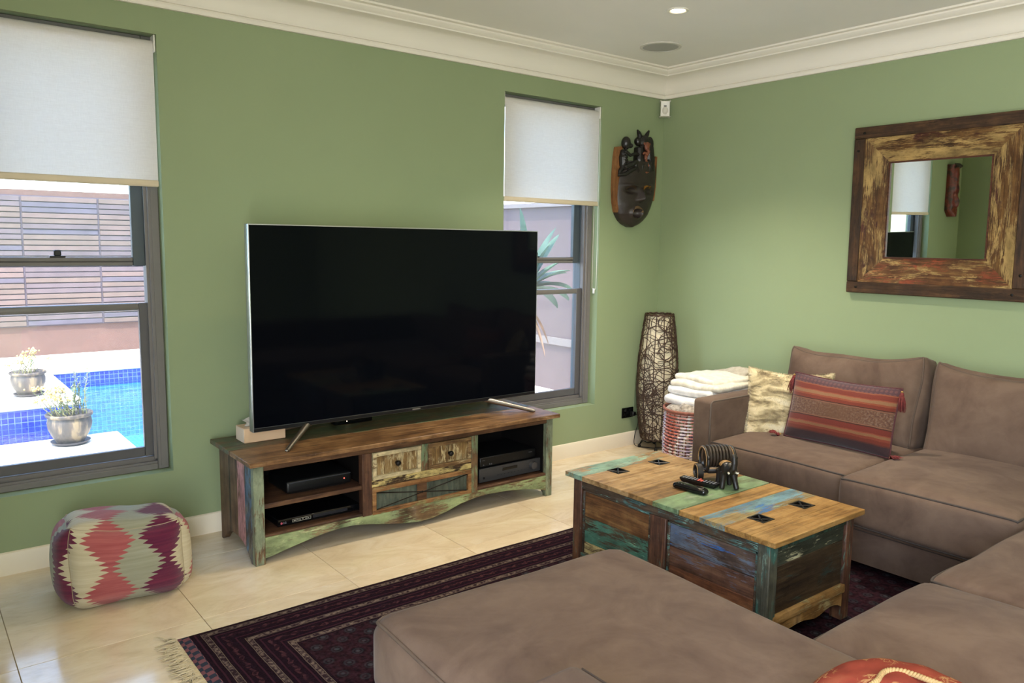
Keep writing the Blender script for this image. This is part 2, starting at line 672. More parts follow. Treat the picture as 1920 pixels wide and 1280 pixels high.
# ------------------------------------------------------------------ ceiling fittings, sensor, outlet
dl = thing('ceiling_downlight', 'lit round recessed downlight in the white ceiling', 'downlight', (-1.117, -1.053, H))
mb = MB().lathe([(.056, H - .0005), (.056, H - .004), (.050, H - .007), (.040, H - .004), (.036, H - .0006)], (-1.117, -1.053, 0), 32, cap=False)
obj('trim_ring', mb, M['white_plastic'], dl, 60)
mb = MB().lathe([(.0001, H - .003), (.036, H - .003)], (-1.117, -1.053, 0), 32, cap=False)
obj('lens', mb, emit('lit_lens', '#ffe3b0', 14), dl, 60)
for x, y, k, tint in ((-1.117, -1.053, 2.7, .74), (-1.117, -2.45, .6, .66), (-2.35, -1.053, .50, .30), (-2.35, -2.45, .7, .6), (-1.117, -4.6, .6, .6), (-2.95, -4.6, .6, .6)):
    light('downlight_bulb', 'SPOT', (x, y, H - .02), LAMP_W * k, (1.0, .66 + .30 * tint, tint), direction=(0, 0, -1), spot_size=radians(112), spot_blend=.9, shadow_soft_size=.035)

sp = thing('ceiling_speaker', 'round grey grille speaker flush in the ceiling near the corner', 'speaker', (-.62, -.50, H))
mb = MB().lathe([(.124, H - .0005), (.124, H - .006), (.108, H - .008), (.106, H - .004)], (-.62, -.50, 0), 40, cap=False)
obj('rim', mb, plain('speaker_rim', '#cfcbc2', .5, var=.02), sp, 60)


def grille():
    t = NT('speaker_grille')
    v = t.coord()
    vo = t.n('ShaderNodeTexVoronoi')
    vo.inputs['Scale'].default_value = 260
    vo.inputs['Randomness'].default_value = 0
    t.ln(v, vo.inputs['Vector'])
    return t.done(t.ramp(vo.outputs['Distance'], [(.25, '#6f6e6b'), (.4, '#a9a7a2')]), .6)


mb = MB().lathe([(.0001, H - .0055), (.107, H - .0055)], (-.62, -.50, 0), 40, cap=False)
obj('grille', mb, grille(), sp, 60)

q = Vector((-1, -1, 0)).normalized()
sx = Vector((1, -1, 0)).normalized()
ms = thing('motion_sensor', 'small white motion sensor in the top corner of the room', 'sensor', (-.045, -.045, 2.31))
c = Vector((-.050, -.050, 2.362))
mb = MB().obox(c, sx, q, (0, 0, 1), .031, .018, .052, .008, 2)
obj('housing', mb, M['white_plastic'], ms)
mb = MB().ball(c + q * .012 - Vector((0, 0, .012)), (.021, .021, .027), 24, 16)
obj('lens', mb, plain('sensor_lens', '#d4d0c4', .35, var=.03), ms, 180)
obj('indicator', MB().obox(c + q * .018 + Vector((0, 0, .018)), sx, q, (0, 0, 1), .009, .002, .003), M['metal_dark'], ms)
obj('mounting_block', MB().obox(c - q * .026, sx, q, (0, 0, 1), .014, .010, .02), M['white_plastic'], ms)

ol = thing('power_outlet', 'black double power outlet low on the green wall', 'outlet', (-.278, 0, .24))
obj('plate', MB().box(-.338, -.222, -.008, 0, .203, .277, .004, 2), M['black_gloss'], ol)
for x in (-.305, -.255):
    mb = MB().box(x - .010, x + .010, -.0105, -.006, .25, .266, .001)
    obj('switch', mb, M['black'], ol)
mb = MB()
for x in (-.305,):
    for dx, a in ((-.007, .5), (.007, -.5)):
        mb.obox((x + dx, -.008, .232), (cos(a), 0, sin(a)), (0, 1, 0), (-sin(a), 0, cos(a)), .0012, .001, .005)
    mb.box(x - .001, x + .001, -.009, -.007, .214, .222)
obj('socket_slots', mb, M['metal_dark'], ol)

# ------------------------------------------------------------------ reclaimed timber palette
BRN = ('#3d2a1c', '#6a4a30', '#8d6a48')
DRK = ('#24170f', '#46301f', '#664930')
TEAK = ('#6b4a2c', '#a17a4c', '#c49c66')
GOLD = ('#6f4c28', '#a67c45', '#c39a60')
R = reclaimed
M['t_front'] = R('stand_top_brown', 'x', ('#4a3220', '#84603f', '#a98259'), [('#b39a78', .10, 3)], 1, .42)
M['t_back'] = R('stand_top_green', 'x', ('#453222', '#6f5238', '#8c6c4a'), [('#5d6549', .52, 2.2), ('#a8936a', .16, 3)], 2, .45)
M['side_brown'] = R('side_brown', 'z', ('#4b3626', '#755a42', '#92775b'), [], 3)
M['side_pink'] = R('side_pink', 'z', BRN, [('#c48d89', .66, 2)], 4)
M['side_blue'] = R('side_blue', 'z', ('#3c3128', '#5f5244', '#837663'), [('#5f7a8c', .45, 2.2), ('#8a8a78', .3, 3)], 5)
M['post_sage'] = R('post_sage', 'z', ('#4e3221', '#71543a', '#8d6f4d'), [('#8a9377', .66, 2)], 6)
M['post_green'] = R('post_green', 'z', ('#4e3221', '#75563a', '#917351'), [('#7f8d68', .5, 2), ('#3f7a55', .14, 3)], 7)
M['post_brown'] = R('post_brown', 'z', ('#33211a', '#57392a', '#72503a'), [], 8)
M['rail_brown'] = R('rail_brown', 'x', ('#3a2418', '#5f4029', '#7d5a3c'), [], 9)
M['apron'] = R('apron_green', 'x', ('#5b4630', '#7c6244', '#96805c'), [('#94a273', .56, 1.6), ('#b9bb8c', .2, 3)], 10)
M['shelf'] = R('shelf_brown', 'x', ('#33211a', '#573a28', '#75543a'), [], 11)
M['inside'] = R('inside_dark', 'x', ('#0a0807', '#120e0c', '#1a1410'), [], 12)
M['drawer'] = R('drawer_panel', 'z', ('#4d371f', '#86673c', '#a88a5a'), [('#c2ad80', .42, 6)], 13)
M['drawer_frame'] = R('drawer_frame', 'x', ('#4d371f', '#7c5d3a', '#a08055'), [('#cdb88c', .3, 3)], 14)
M['drawer_frame_cream'] = R('drawer_frame_cream', 'x', ('#4d371f', '#7c5d3a', '#a08055'), [('#d2bf93', .78, 3)], 24)
M['rail_yellow'] = R('rail_yellow', 'x', ('#1d1712', '#3b2a1c', '#5b4128'), [('#d2bb79', .56, 3.2)], 15)
M['low_frame'] = R('low_frame', 'x', ('#59381f', '#8a6038', '#a98154'), [('#8f8a5c', .25, 3)], 16)
M['zinc'] = R('zinc_panel', 'z', ('#3c4238', '#596052', '#6f7563'), [('#4a5a50', .3, 3)], 17, .6)

# ------------------------------------------------------------------ television stand
SX0, SX1, SF, SB = -3.175, -1.457, -.545, -.10
st = thing('television_stand', 'long low television stand of reclaimed timber with flaking green paint', 'cabinet', (-2.316, -.32, 0))
mb = MB().box(-3.205, -1.443, -.590, -.335, .458, .480, .003)
obj('top_plank', mb, M['t_front'], st)
mb = MB().box(-3.205, -1.443, -.3345, -.060, .458, .480, .003)
tag(obj('top_plank', mb, M['t_back'], st), 'rear top plank with faded green paint')


def arch(y):
    a, b = -.125, -.50
    if y > a or y < b:
        return 0.0
    u = (y - b) / (a - b)
    return .078 * (1 - abs(2 * u - 1) ** 2.6)


for xs, nm in ((SX0, 'l'), (SX1 - .028, 'r')):
    for ya, yb, mat in ((-.100, -.338, M['side_brown']), (-.339, -.432, M['side_pink']), (-.433, -.512, M['side_blue'])):
        n = 14
        ys = [ya + (yb - ya) * i / n for i in range(n + 1)]
        mb = MB().strip([(y, .458) for y in ys], [(y, arch(y)) for y in ys], 'x', xs, xs + .028)
        obj('side_board', mb, mat, st, 30)
for x0, x1 in ((SX0, -3.1275), (-1.502, SX1)):
    o = obj('front_post', MB().box(x0, x1, SF, -.5125, 0, .458, .003), M['post_sage'], st)
for x0, x1, mt in ((-2.651, -2.602, M['post_brown']), (-2.0175, -1.9785, M['post_green'])):
    obj('divider_post', MB().box(x0, x1, SF, -.505, .118, .4245, .002), mt, st)
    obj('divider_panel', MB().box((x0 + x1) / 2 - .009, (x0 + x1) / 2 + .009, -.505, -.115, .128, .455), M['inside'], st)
obj('top_rail', MB().box(-3.1275, -1.502, SF + .002, -.505, .4245, .458, .002), M['rail_brown'], st)
bt = [(-3.1275, .028), (-3.084, .036), (-3.032, .048), (-2.972, .060), (-2.901, .073), (-2.837, .083), (-2.763, .089), (-2.697, .088), (-2.629, .078), (-2.52, .056),
      (-2.417, .038), (-2.332, .029), (-2.255, .032), (-2.166, .050), (-2.086, .073), (-1.992, .087), (-1.908, .091), (-1.784, .086), (-1.655, .071), (-1.55, .050), (-1.502, .036)]
obj('apron', MB().strip([(x, .122) for x, z in bt], bt, 'y', SF + .002, -.520), M['apron'], st, 30)
obj('bottom_shelf', MB().box(-3.1475, -1.485, -.519, -.112, .108, .128), M['shelf'], st)
obj('bottom_shelf_lip', MB().box(-3.1275, -2.651, SF + .004, -.5195, .1225, .134, .002), M['shelf'], st)
obj('bottom_shelf_lip', MB().box(-1.9785, -1.502, SF + .004, -.5195, .1225, .136, .002), M['shelf'], st)
obj('middle_shelf', MB().box(-3.1475, -2.64, -.535, -.112, .250, .272, .002), M['shelf'], st)
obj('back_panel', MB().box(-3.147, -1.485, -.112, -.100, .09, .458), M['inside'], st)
mb = MB()
for x0, x1 in ((-3.147, -3.140), (-1.492, -1.485)):
    mb.box(x0, x1, -.505, -.113, .13, .457)
mb.box(-3.14, -1.492, -.505, -.113, .452, .4575)
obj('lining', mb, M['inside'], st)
for k, (xa, xb, mf) in enumerate(((-2.596, -2.328, M['drawer_frame_cream']), (-2.284, -2.022, M['drawer_frame']))):
    dz0, dz1 = .2875, .4215
    dr = obj('drawer', MB().box(xa + .004, xb - .004, -.535, -.13, dz0 + .002, dz1 - .002), M['drawer'], st)
    b = .020
    mb = MB().box(xa, xb, -.548, -.530, dz0, dz0 + b, .002).box(xa, xa + b, -.548, -.530, dz0 + b, dz1 - b, .002)
    mb.box(xa, xb, -.548, -.530, dz1 - b, dz1, .002).box(xb - b, xb, -.548, -.530, dz0 + b, dz1 - b, .002)
    obj('drawer_frame', mb, mf, dr)
    cx = (xa + xb) / 2
    mb = MB().lathe([(.009, 0), (.007, .006), (.012, .010), (.0145, .020), (.010, .028), (.0001, .030)], (cx, -.534, .354), 18, (0, -1, 0))
    tag(obj('knob', mb, M['metal_dark'], dr, 60), 'dark round knob')
obj('drawer_mullion', MB().box(-2.327, -2.285, -.540, -.50, .2865, .4235, .002), M['post_green'], st)
obj('drawer_rail', MB().box(-2.6015, -2.018, -.542, -.50, .2515, .2865, .002), M['rail_yellow'], st)
ld = obj('lower_drawer', MB().box(-2.580, -2.038, -.530, -.13, .126, .238), M['zinc'], st)
mb = MB().box(-2.600, -2.018, -.546, -.525, .116, .136, .002).box(-2.600, -2.018, -.546, -.525, .226, .2505, .002)
mb.box(-2.600, -2.578, -.546, -.525, .136, .226, .002).box(-2.040, -2.018, -.546, -.525, .136, .226, .002)
obj('drawer_frame', mb, M['low_frame'], ld)
obj('centre_stile', MB().box(-2.345, -2.288, -.536, -.528, .134, .230, .001), M['rail_brown'], ld)
mb = MB()
for a, b in (((-2.576, .138), (-2.044, .222)), ((-2.576, .222), (-2.044, .138))):
    mb.tube([(a[0], -.539, a[1]), ((a[0] + b[0]) / 2, -.541, .18), (b[0], -.539, b[1])], .0028, 6)
mb.ball((-2.317, -.540, .18), (.007, .004, .006))
obj('cross_bars', mb, M['metal_dark'], ld)

# electronics on the shelves
sb = thing('set_top_box', 'black media box with rounded front on the upper left shelf', 'media box', (-2.838, -.36, .272))
obj('case', MB().box(-3.0, -2.676, -.480, -.250, .278, .336, .012, 3), M['black'], sb)
obj('front_trim', MB().box(-2.995, -2.681, -.4825, -.478, .326, .3295, .001), plain('dark_trim', '#3a3d42', .25, var=.05), sb)
obj('standby_light', MB().ball((-2.716, -.481, .306), (.0028, .002, .0028)), emit('red_led', '#ff5a4a', 3.0), sb)
obj('foot', MB().box(-2.98, -2.70, -.46, -.28, .272, .279), M['black'], sb)

dv = thing('disc_player', 'slim black disc player on the lower left shelf', 'disc player', (-2.83, -.35, .128))
obj('case', MB().box(-3.045, -2.615, -.478, -.22, .132, .166, .003), M['black_gloss'], dv)
obj('foot', MB().box(-3.03, -2.63, -.46, -.25, .128, .133), M['black'], dv)
lt = plain('silver_print', '#b9b3a4', .5)
mb = MB()
xa, xb, za, zb = -2.975, -2.885, .1425, .1555
for a, b, c_, d_ in ((xa, xb, zb - .0012, zb), (xa, xb, za, za + .0012), (xa, xa + .0012, za, zb), (xb - .0012, xb, za, zb)):
    mb.box(a, b, -.4790, -.4775, c_, d_)
for k, (a, wd) in enumerate(((.006, .012), (.020, .010), (.033, .007), (.048, .005), (.062, .010), (.074, .006))):
    mb.box(xa + a, xa + a + wd, -.4790, -.4775, .1475, .1500)
obj('label_outline', mb, lt, dv)
obj('disc_tray', MB().box(-2.875, -2.70, -.4805, -.477, .143, .158, .001), plain('tray_grey', '#26262a', .3), dv)
mb = MB().lathe([(.0001, .001), (.0052, .001), (.0052, 0)][::-1], (-3.027, -.478, .1475), 18, (0, -1, 0))
obj('badge', mb, plain('badge_rose', '#b0505c', .5), dv)


def text_obj(body, size, mat, parent, loc, rot, name='lettering', ext=.0004):
    cu = bpy.data.curves.new(name, 'FONT')
    cu.body = body
    cu.size = size
    cu.extrude = ext
    cu.align_x = 'LEFT'
    t = bpy.data.objects.new(name, cu)
    C.objects.link(t)
    bpy.context.view_layer.update()
    dg = bpy.context.evaluated_depsgraph_get()
    me = bpy.data.meshes.new_from_object(t.evaluated_get(dg))
    bpy.data.objects.remove(t)
    bm = bmesh.new()
    bm.from_mesh(me)
    bm.transform(Matrix.Translation(loc) @ rot)
    return obj(name, bm, mat, parent, 0)


RX = Matrix.Rotation(radians(90), 4, 'X')
text_obj('LG', .0125, plain('badge_grey', '#8f8a92', .5), dv, (-3.019, -.4785, .1432), RX)

rc = thing('audio_receiver', 'dark grey audio receiver with big volume knob on the right shelf', 'receiver', (-1.705, -.30, .128))
obj('case', MB().box(-1.915, -1.497, -.470, -.16, .138, .208, .002), M['black'], rc)
obj('front_panel', MB().box(-1.920, -1.492, -.480, -.468, .136, .2115, .002), plain('receiver_grey', '#3b3a3a', .45, var=.05), rc)
mb = MB().lathe([(.0001, .022), (.020, .022), (.022, .018), (.022, 0)][::-1], (-1.553, -.480, .178), 28, (0, -1, 0))
obj('volume_knob', mb, plain('knob_grey', '#454343', .35), rc, 50)
mb = MB()
for k in range(9):
    x = -1.80 + k * .024
    mb.box(x, x + (.006 if k % 3 else .011), -.4825, -.479, .160, .164, .0008)
tag(obj('button_row', mb, M['black'], rc), kind='stuff')
obj('power_button', MB().lathe([(.0001, .004), (.006, .004), (.006, 0)][::-1], (-1.892, -.480, .160), 14, (0, -1, 0)), M['black'], rc)
obj('display_window', MB().box(-1.765, -1.660, -.4812, -.479, .180, .197, .001), M['black_gloss'], rc)
for x in (-1.89, -1.52):
    for y in (-.44, -.20):
        obj('foot', MB().lathe([(.014, .128), (.016, .138)], (x, y, 0), 14), M['black'], rc)
pr = thing('amplifier', 'black component stacked on top of the grey receiver', 'component', (-1.705, -.30, .2085))
obj('case', MB().box(-1.905, -1.512, -.462, -.18, .2125, .268, .004), M['black'], pr)
for x in (-1.88, -1.55):
    obj('foot', MB().box(x, x + .03, -.45, -.2, .2085, .2135), M['black'], pr)
mb = MB()
for x in (-1.882, -1.840, -1.828):
    mb.lathe([(.0001, .003), (.004, .003), (.004, 0)][::-1], (x, -.462, .226), 12, (0, -1, 0))
mb.box(-1.89, -1.872, -.4632, -.461, .250, .2525)
mb.box(-1.565, -1.54, -.4632, -.461, .248, .2515)
tag(obj('controls', mb, plain('dim_grey', '#55555a', .4), pr), kind='stuff')

# ------------------------------------------------------------------ things on the stand
TX0, TX1, TZ0, TZ1, TY = -3.100, -1.430, .552, 1.4965, -.350
tv = thing('television', 'huge flat screen television with a black screen on the timber stand', 'television', (-2.265, -.31, .48))
obj('bezel', MB().box(TX0, TX1, TY, TY + .045, TZ0, TZ1, .003, 2), plain('bezel_silver', '#aeb3b2', .3, .85, var=.03), tv)
scm = NT('dark_screen')
obj('screen', MB().box(TX0 + .005, TX1 - .005, TY - .0015, TY + .002, TZ0 + .020, TZ1 - .005), scm.done('#06080d', .07, spec=.12), tv, 0)
obj('bottom_bezel', MB().box(TX0 + .004, TX1 - .004, TY - .003, TY + .002, TZ0 + .002, TZ0 + .0185, .001), plain('bezel_black', '#121316', .35), tv)
obj('maker_badge', MB().box(-2.262, -2.214, TY - .0042, TY - .002, TZ0 + .006, TZ0 + .013, .0005), plain('badge_silver', '#8f8d88', .35, .6), tv)
obj('rear_housing', MB().box(TX0 + .12, TX1 - .12, TY + .044, TY + .085, TZ0 + .05, TZ1 - .22, .012, 2), M['black'], tv)
for tip, topp, back in (((-3.0, -.495, .4865), (-2.83, -.335, .556), (-2.97, -.125, .4865)), ((-1.535, -.468, .4865), (-1.775, -.335, .556), (-1.60, -.125, .4865))):
    mb = MB().tube([topp, tip], [.016, .0105], 10)
    mb.tube([topp, back], [.010, .0065], 10)
    mb.ball(tip, (.0075, .0075, .0065)).ball(topp, (.012, .012, .010))
    mb.box(topp[0] - .02, topp[0] + .02, -.345, -.318, .545, .575, .003)
    obj('foot', mb, M['chrome'], tv, 60)

tb = thing('tissue_box', 'pale peach cardboard tissue box on the left end of the stand', 'tissue box', (-3.0, -.185, .48))
obj('carton', MB().box(-3.103, -2.903, -.243, -.130, .4805, .549, .0025), plain('peach_card', '#dcb894', .7, var=.05, scale=5), tb)
obj('end_flap', MB().box(-3.1042, -3.1028, -.240, -.133, .4825, .547), plain('peach_card_pale', '#e2c9b0', .7, var=.03), tb)
bm = bmesh.new()
g = []
for j in range(7):
    row = []
    for i in range(9):
        u, v_ = i / 8 - .5, j / 6
        x = -3.055 + u * (.035 + .035 * v_) + .008 * sin(6 * v_ + 3 * u)
        y = -.186 + .014 * sin(u * 7 + v_ * 2) - .02 * v_ * (u + .2)
        row.append(bm.verts.new((x, y, .548 + .042 * v_ + .008 * sin(u * 5) * v_)))
    g.append(row)
for j in range(6):
    for i in range(8):
        bm.faces.new((g[j][i], g[j][i + 1], g[j + 1][i + 1], g[j + 1][i]))
bmesh.ops.solidify(bm, geom=bm.faces[:], thickness=.0012)
obj('tissue', bm, plain('tissue_white', '#eae4da', .8, var=.02), tb, 180)

mbx = thing('streaming_box', 'small black streaming box under the television on the stand', 'media box', (-2.49, -.13, .48))
obj('case', MB().box(-2.60, -2.385, -.150, -.085, .4805, .516, .006, 2), M['black_gloss'], mbx)
obj('power_light', MB().ball((-2.535, -.1505, .497), (.0022, .0015, .0022)), emit('white_led', '#ffe9c8', 4.0), mbx)
obj('front_trim', MB().box(-2.575, -2.40, -.1508, -.149, .506, .508), plain('trim_grey', '#4a4a4e', .3), mbx)

# ------------------------------------------------------------------ coffee table
M['ct_teal'] = R('lid_teal', 'x', TEAK, [('#8fae98', .56, 1.8), ('#5b9088', .2, 3)], 31, .38)
M['ct_nat'] = R('lid_natural', 'x', ('#7a5733', '#b08c5e', '#cbab7e'), [], 32, .38)
M['ct_nat2'] = R('lid_natural_gold', 'x', GOLD, [], 33, .36)
M['ct_brown'] = R('lid_brown', 'x', ('#553a24', '#8b683f', '#ab8656'), [], 34, .38)
M['ct_green'] = R('lid_green', 'x', ('#5e5a36', '#7d8a58', '#93a06c'), [('#7b936c', .64, 1.6), ('#96a284', .2, 3)], 35, .4)
M['ct_blue'] = R('lid_blue', 'x', ('#6b5431', '#9a8254', '#b59b6a'), [('#6f93a0', .58, 1.6), ('#2f6fb0', .26, 2.4), ('#8fa98a', .25, 3)], 36, .38)
M['cp_post'] = R('table_post', 'z', ('#33211a', '#57392a', '#7a543a'), [('#5f7a68', .16, 3)], 37, dim=1.05)
M['cp_post2'] = R('table_post_green', 'z', ('#2c2a20', '#46453a', '#5f5c4a'), [('#3f6156', .36, 2.4), ('#86a08e', .14, 4)], 38, dim=1.05)
M['cp_rail'] = R('table_rail', 'y', ('#2c211a', '#4a3a2c', '#64503c'), [('#4a6a64', .34, 2.5), ('#7fa394', .18, 4)], 39, dim=1.05)
M['cp_b1'] = R('board_brown', 'y', ('#3d2515', '#6c4727', '#8f6a3f'), [], 40, dim=1.05)
M['cp_b2'] = R('board_green', 'y', ('#33271a', '#574531', '#6f5b40'), [('#4f7a66', .5, 1.8), ('#7fa888', .13, 4)], 41, dim=1.05)
M['cp_b3'] = R('board_yellow', 'y', ('#3c2e1e', '#685235', '#85704b'), [('#c3ad78', .6, 2.6)], 42, dim=1.05)
M['cp_b4'] = R('board_blue', 'y', ('#33271f', '#55443a', '#6d5b4c'), [('#5a6270', .46, 1.6), ('#3568a8', .24, 2.6)], 43, dim=1.05)
M['cp_b5'] = R('board_umber', 'y', ('#38231a', '#5f4030', '#7a5a43'), [('#5c5a66', .25, 2)], 44, dim=1.05)
M['cp_b6'] = R('board_rust', 'y', ('#3d2318', '#6b4028', '#8b5f3d'), [], 45, dim=1.05)
M['ce_dark'] = R('end_dark', 'x', ('#241a12', '#3f3020', '#574631'), [('#36423a', .25, 2)], 46)
M['ce_peel'] = R('end_peeling', 'x', ('#2a2a20', '#3f4234', '#545644'), [('#c9c29a', .34, 3), ('#4a6d7f', .12, 3)], 47)
M['ce_post'] = R('end_post_green', 'z', ('#26261c', '#3a4434', '#4f5844'), [('#3c5a4c', .5, 2)], 48)
M['ce_apron'] = R('end_apron', 'x', GOLD, [('#b9a878', .3, 3)], 49)

ct = thing('coffee_table', 'trunk style coffee table of multicoloured reclaimed boat timber', 'coffee table', (-1.81, -1.885, 0))
CX0, CX1, CY0, CY1 = -2.105, -1.525, -2.408, -1.370
ys = [(-1.370, -1.474, 'ct_teal', 'a'), (-1.4745, -1.60, 'ct_nat', 'a'), (-1.6005, -1.739, 'ct_nat', 'a'), (-1.7425, -1.868, 'ct_brown', 'm'), (-1.8685, -1.994, 'ct_green', 'm'),
      (-2.0, -2.095, 'ct_nat2', 'b'), (-2.0955, -2.205, 'ct_blue', 'b'), (-2.2055, -2.31, 'ct_nat2', 'b'), (-2.3105, -2.408, 'ct_nat2', 'b')]
HANDLES = [(-1.918, -1.504), (-1.668, -1.516), (-1.934, -2.234), (-1.674, -2.236)]
hs = .036


def plank_with_holes(x0, x1, y0, y1, z0, z1):
    """a plank with square cut-outs where the recessed handles sit"""
    mb = MB()
    hx = [h for h in HANDLES if h[1] + hs > y0 and h[1] - hs < y1]
    if not hx:
        return mb.box(x0, x1, y0, y1, z0, z1, .0015)
    xs = [x0]
    for h in sorted(hx):
        xs += [h[0] - hs, h[0] + hs]
    xs.append(x1)
    for i in range(len(xs) - 1):
        a, b = xs[i], xs[i + 1]
        if i % 2 == 0:
            mb.box(a, b, y0, y1, z0, z1)
        else:
            h = sorted(hx)[i // 2]
            if h[1] + hs < y1:
                mb.box(a, b, h[1] + hs, y1, z0, z1)
            if h[1] - hs > y0:
                mb.box(a, b, y0, h[1] - hs, z0, z1)
            mb.box(a, b, y0, y1, z0, z0 + .004)
    return mb


for yb, ya, mt, _ in ys:
    obj('lid_plank', plank_with_holes(CX0, CX1, ya, yb, .430, .450), M[mt], ct, 0)
for hx, hy in HANDLES:
    mb = MB()
    b = .007
    for x0, x1, y0, y1 in ((hx - hs, hx + hs, hy - hs, hy - hs + b), (hx - hs, hx + hs, hy + hs - b, hy + hs), (hx - hs, hx - hs + b, hy - hs + b, hy + hs - b), (hx + hs - b, hx + hs, hy - hs + b, hy + hs - b)):
        mb.box(x0, x1, y0, y1, .4345, .4515, .001)
    for s in (1, -1):
        mb.tube([(hx - hs + .006, hy - s * (hs - .006), .449), (hx, hy, .446), (hx + hs - .006, hy + s * (hs - .006), .449)], .0035, 6)
    mb.box(hx - hs + .002, hx + hs - .002, hy - hs + .002, hy + hs - .002, .4342, .436)
    obj('inset_handle', mb, M['metal_dark'], ct)
BX0, BX1, BY0, BY1 = -2.076, -1.532, -2.372, -1.392
ZB = .012  # feet stand on the rug
for x, y, m in ((BX0, BY0, 'cp_post2'), (BX0, BY1 - .05, 'cp_post'), (BX1 - .05, BY0, 'cp_post'), (BX1 - .05, BY1 - .05, 'cp_post')):
    obj('corner_post', MB().box(x, x + .05, y, y + .05, ZB, .430, .003), M[m], ct)
# long side facing the room
obj('centre_post', MB().box(BX0, BX0 + .04, -1.914, -1.832, .09, .384, .003), M['cp_post'], ct)
obj('upper_rail', MB().box(BX0 + .002, BX0 + .04, BY0 + .05, BY1 - .05, .384, .430, .002), M['cp_rail'], ct)
obj('lower_rail', MB().box(BX0 + .002, BX0 + .04, BY0 + .05, BY1 - .05, .07, .10, .002), M['cp_rail'], ct)
for y1, y0, spec in ((-1.443, -1.831, ((.384, .262, 'cp_b1'), (.261, .150, 'cp_b2'), (.149, .10, 'cp_b3'))), (-1.915, -2.321, ((.384, .282, 'cp_b4'), (.281, .205, 'cp_b5'), (.204, .10, 'cp_b6')))):
    for z1, z0, m in spec:
        obj('side_board', MB().box(BX0 + .014, BX0 + .032, y0, y1, z0, z1, .002), M[m], ct)
    mb = MB()
    r_ = .012
    mb.box(BX0 + .008, BX0 + .02, y0, y0 + r_, .10, .384, .003).box(BX0 + .008, BX0 + .02, y1 - r_, y1, .10, .384, .003).box(BX0 + .008, BX0 + .02, y0, y1, .384 - r_, .384, .003)
    obj('panel_moulding', mb, M['cp_rail'], ct)
# far long side
obj('side_board', MB().box(BX1 - .032, BX1 - .014, BY0 + .05, BY1 - .05, .10, .430), M['cp_b1'], ct)
# end facing the camera and the far end
for yo, s in ((BY0, 1), (BY1, -1)):
    ya, yb = sorted((yo + s * .012, yo + s * .030))
    obj('end_board', MB().box(BX0 + .05, BX1 - .05, ya, yb, .10, .330, .002), M['ce_dark'], ct)
    obj('end_board', MB().box(BX0 + .05, BX1 - .05, ya, yb, .3305, .392, .002), M['ce_peel'], ct)
    ya, yb = sorted((yo + s * .002, yo + s * .03))
    obj('end_rail', MB().box(BX0 + .05, BX1 - .05, ya, yb, .392, .430, .002), M['ce_post'], ct)
    ya, yb = sorted((yo - s * .006, yo + s * .02))
    obj('end_bar', MB().box(BX0 + .036, BX1 - .042, ya, yb, .124, .158, .006, 2), M['ce_apron'], ct)
    bot = [(-2.026, .104), (-2.0, .098), (-1.96, .088), (-1.92, .086), (-1.88, .089), (-1.84, .088), (-1.80, .080), (-1.766, .074), (-1.735, .076), (-1.70, .084), (-1.665, .090), (-1.635, .088), (-1.605, .080), (-1.582, .068)]
    top = [(x, .126) for x, z in bot]
    ya, yb = sorted((yo + s * .002, yo + s * .02))
    obj('end_apron', MB().strip(top, bot, 'y', ya, yb), M['ce_apron'], ct, 30)
obj('floor_board', MB().box(BX0 + .033, BX1 - .033, BY0 + .031, BY1 - .031, .10, .112), M['inside'], ct)

# ------------------------------------------------------------------ soft things
def cushion_map(h, r, puff=(0, 0), bulge=0.0, sag=None, wob=0.0, seed=0.0):
    hx, hy, hz = h

    def f(p):
        q_ = [p[0] * hx, p[1] * hy, p[2] * hz]
        inn = [max(-(a - r), min(a - r, b)) for a, b in zip(h, q_)]
        off = Vector([b - a for a, b in zip(inn, q_)])
        if off.length > 1e-9:
            off = off.normalized() * r
        v = Vector(inn) + off
        ex, ey = 1 - p[0] ** 2, 1 - p[1] ** 2
        v.z += (puff[0] if p[2] > 0 else -puff[1]) * abs(p[2]) * (max(0, ex) ** .55) * (max(0, ey) ** .55)
        if bulge:
            ez = 1 - p[2] ** 2
            v.x += bulge * p[0] * max(0, ey) ** .7 * max(0, ez) ** .6
            v.y += bulge * p[1] * max(0, ex) ** .7 * max(0, ez) ** .6
        if sag:
            v = sag(v, p)
        if wob:
            v += Vector((noise.noise((v.x * 5 + seed, v.y * 5, v.z * 5)), noise.noise((v.x * 5, v.y * 5 + seed, v.z * 5 + 9)), noise.noise((v.x * 4 + 7, v.y * 4, v.z * 4 + seed)))) * wob
        return v
    return f


def ease(a):
    s = 1 if a >= 0 else -1
    return s * (1 - (1 - abs(a)) ** 1.45)


def cushion_bm(f, T, n=16):
    bm = bmesh.new()
    bmesh.ops.create_cube(bm, size=2.0)
    bmesh.ops.subdivide_edges(bm, edges=bm.edges[:], cuts=n, use_grid_fill=True)
    for v in bm.verts:
        v.co = T @ f((ease(v.co.x), ease(v.co.y), ease(v.co.z)))
    return bm


def loop_pts(f, T, zface, n=22, out=1.004):
    pts = []
    side = [-1 + 2 * i / n for i in range(n)]
    for a in side:
        pts.append((ease(a), -1, zface))
    for a in side:
        pts.append((1, ease(a), zface))
    for a in side:
        pts.append((ease(-a), 1, zface))
    for a in side:
        pts.append((-1, ease(-a), zface))
    return [T @ (f(p) * out) for p in pts]


def Tm(loc, rx=0, ry=0, rz=0):
    return Matrix.Translation(loc) @ Matrix.Rotation(rz, 4, 'Z') @ Matrix.Rotation(ry, 4, 'Y') @ Matrix.Rotation(rx, 4, 'X')


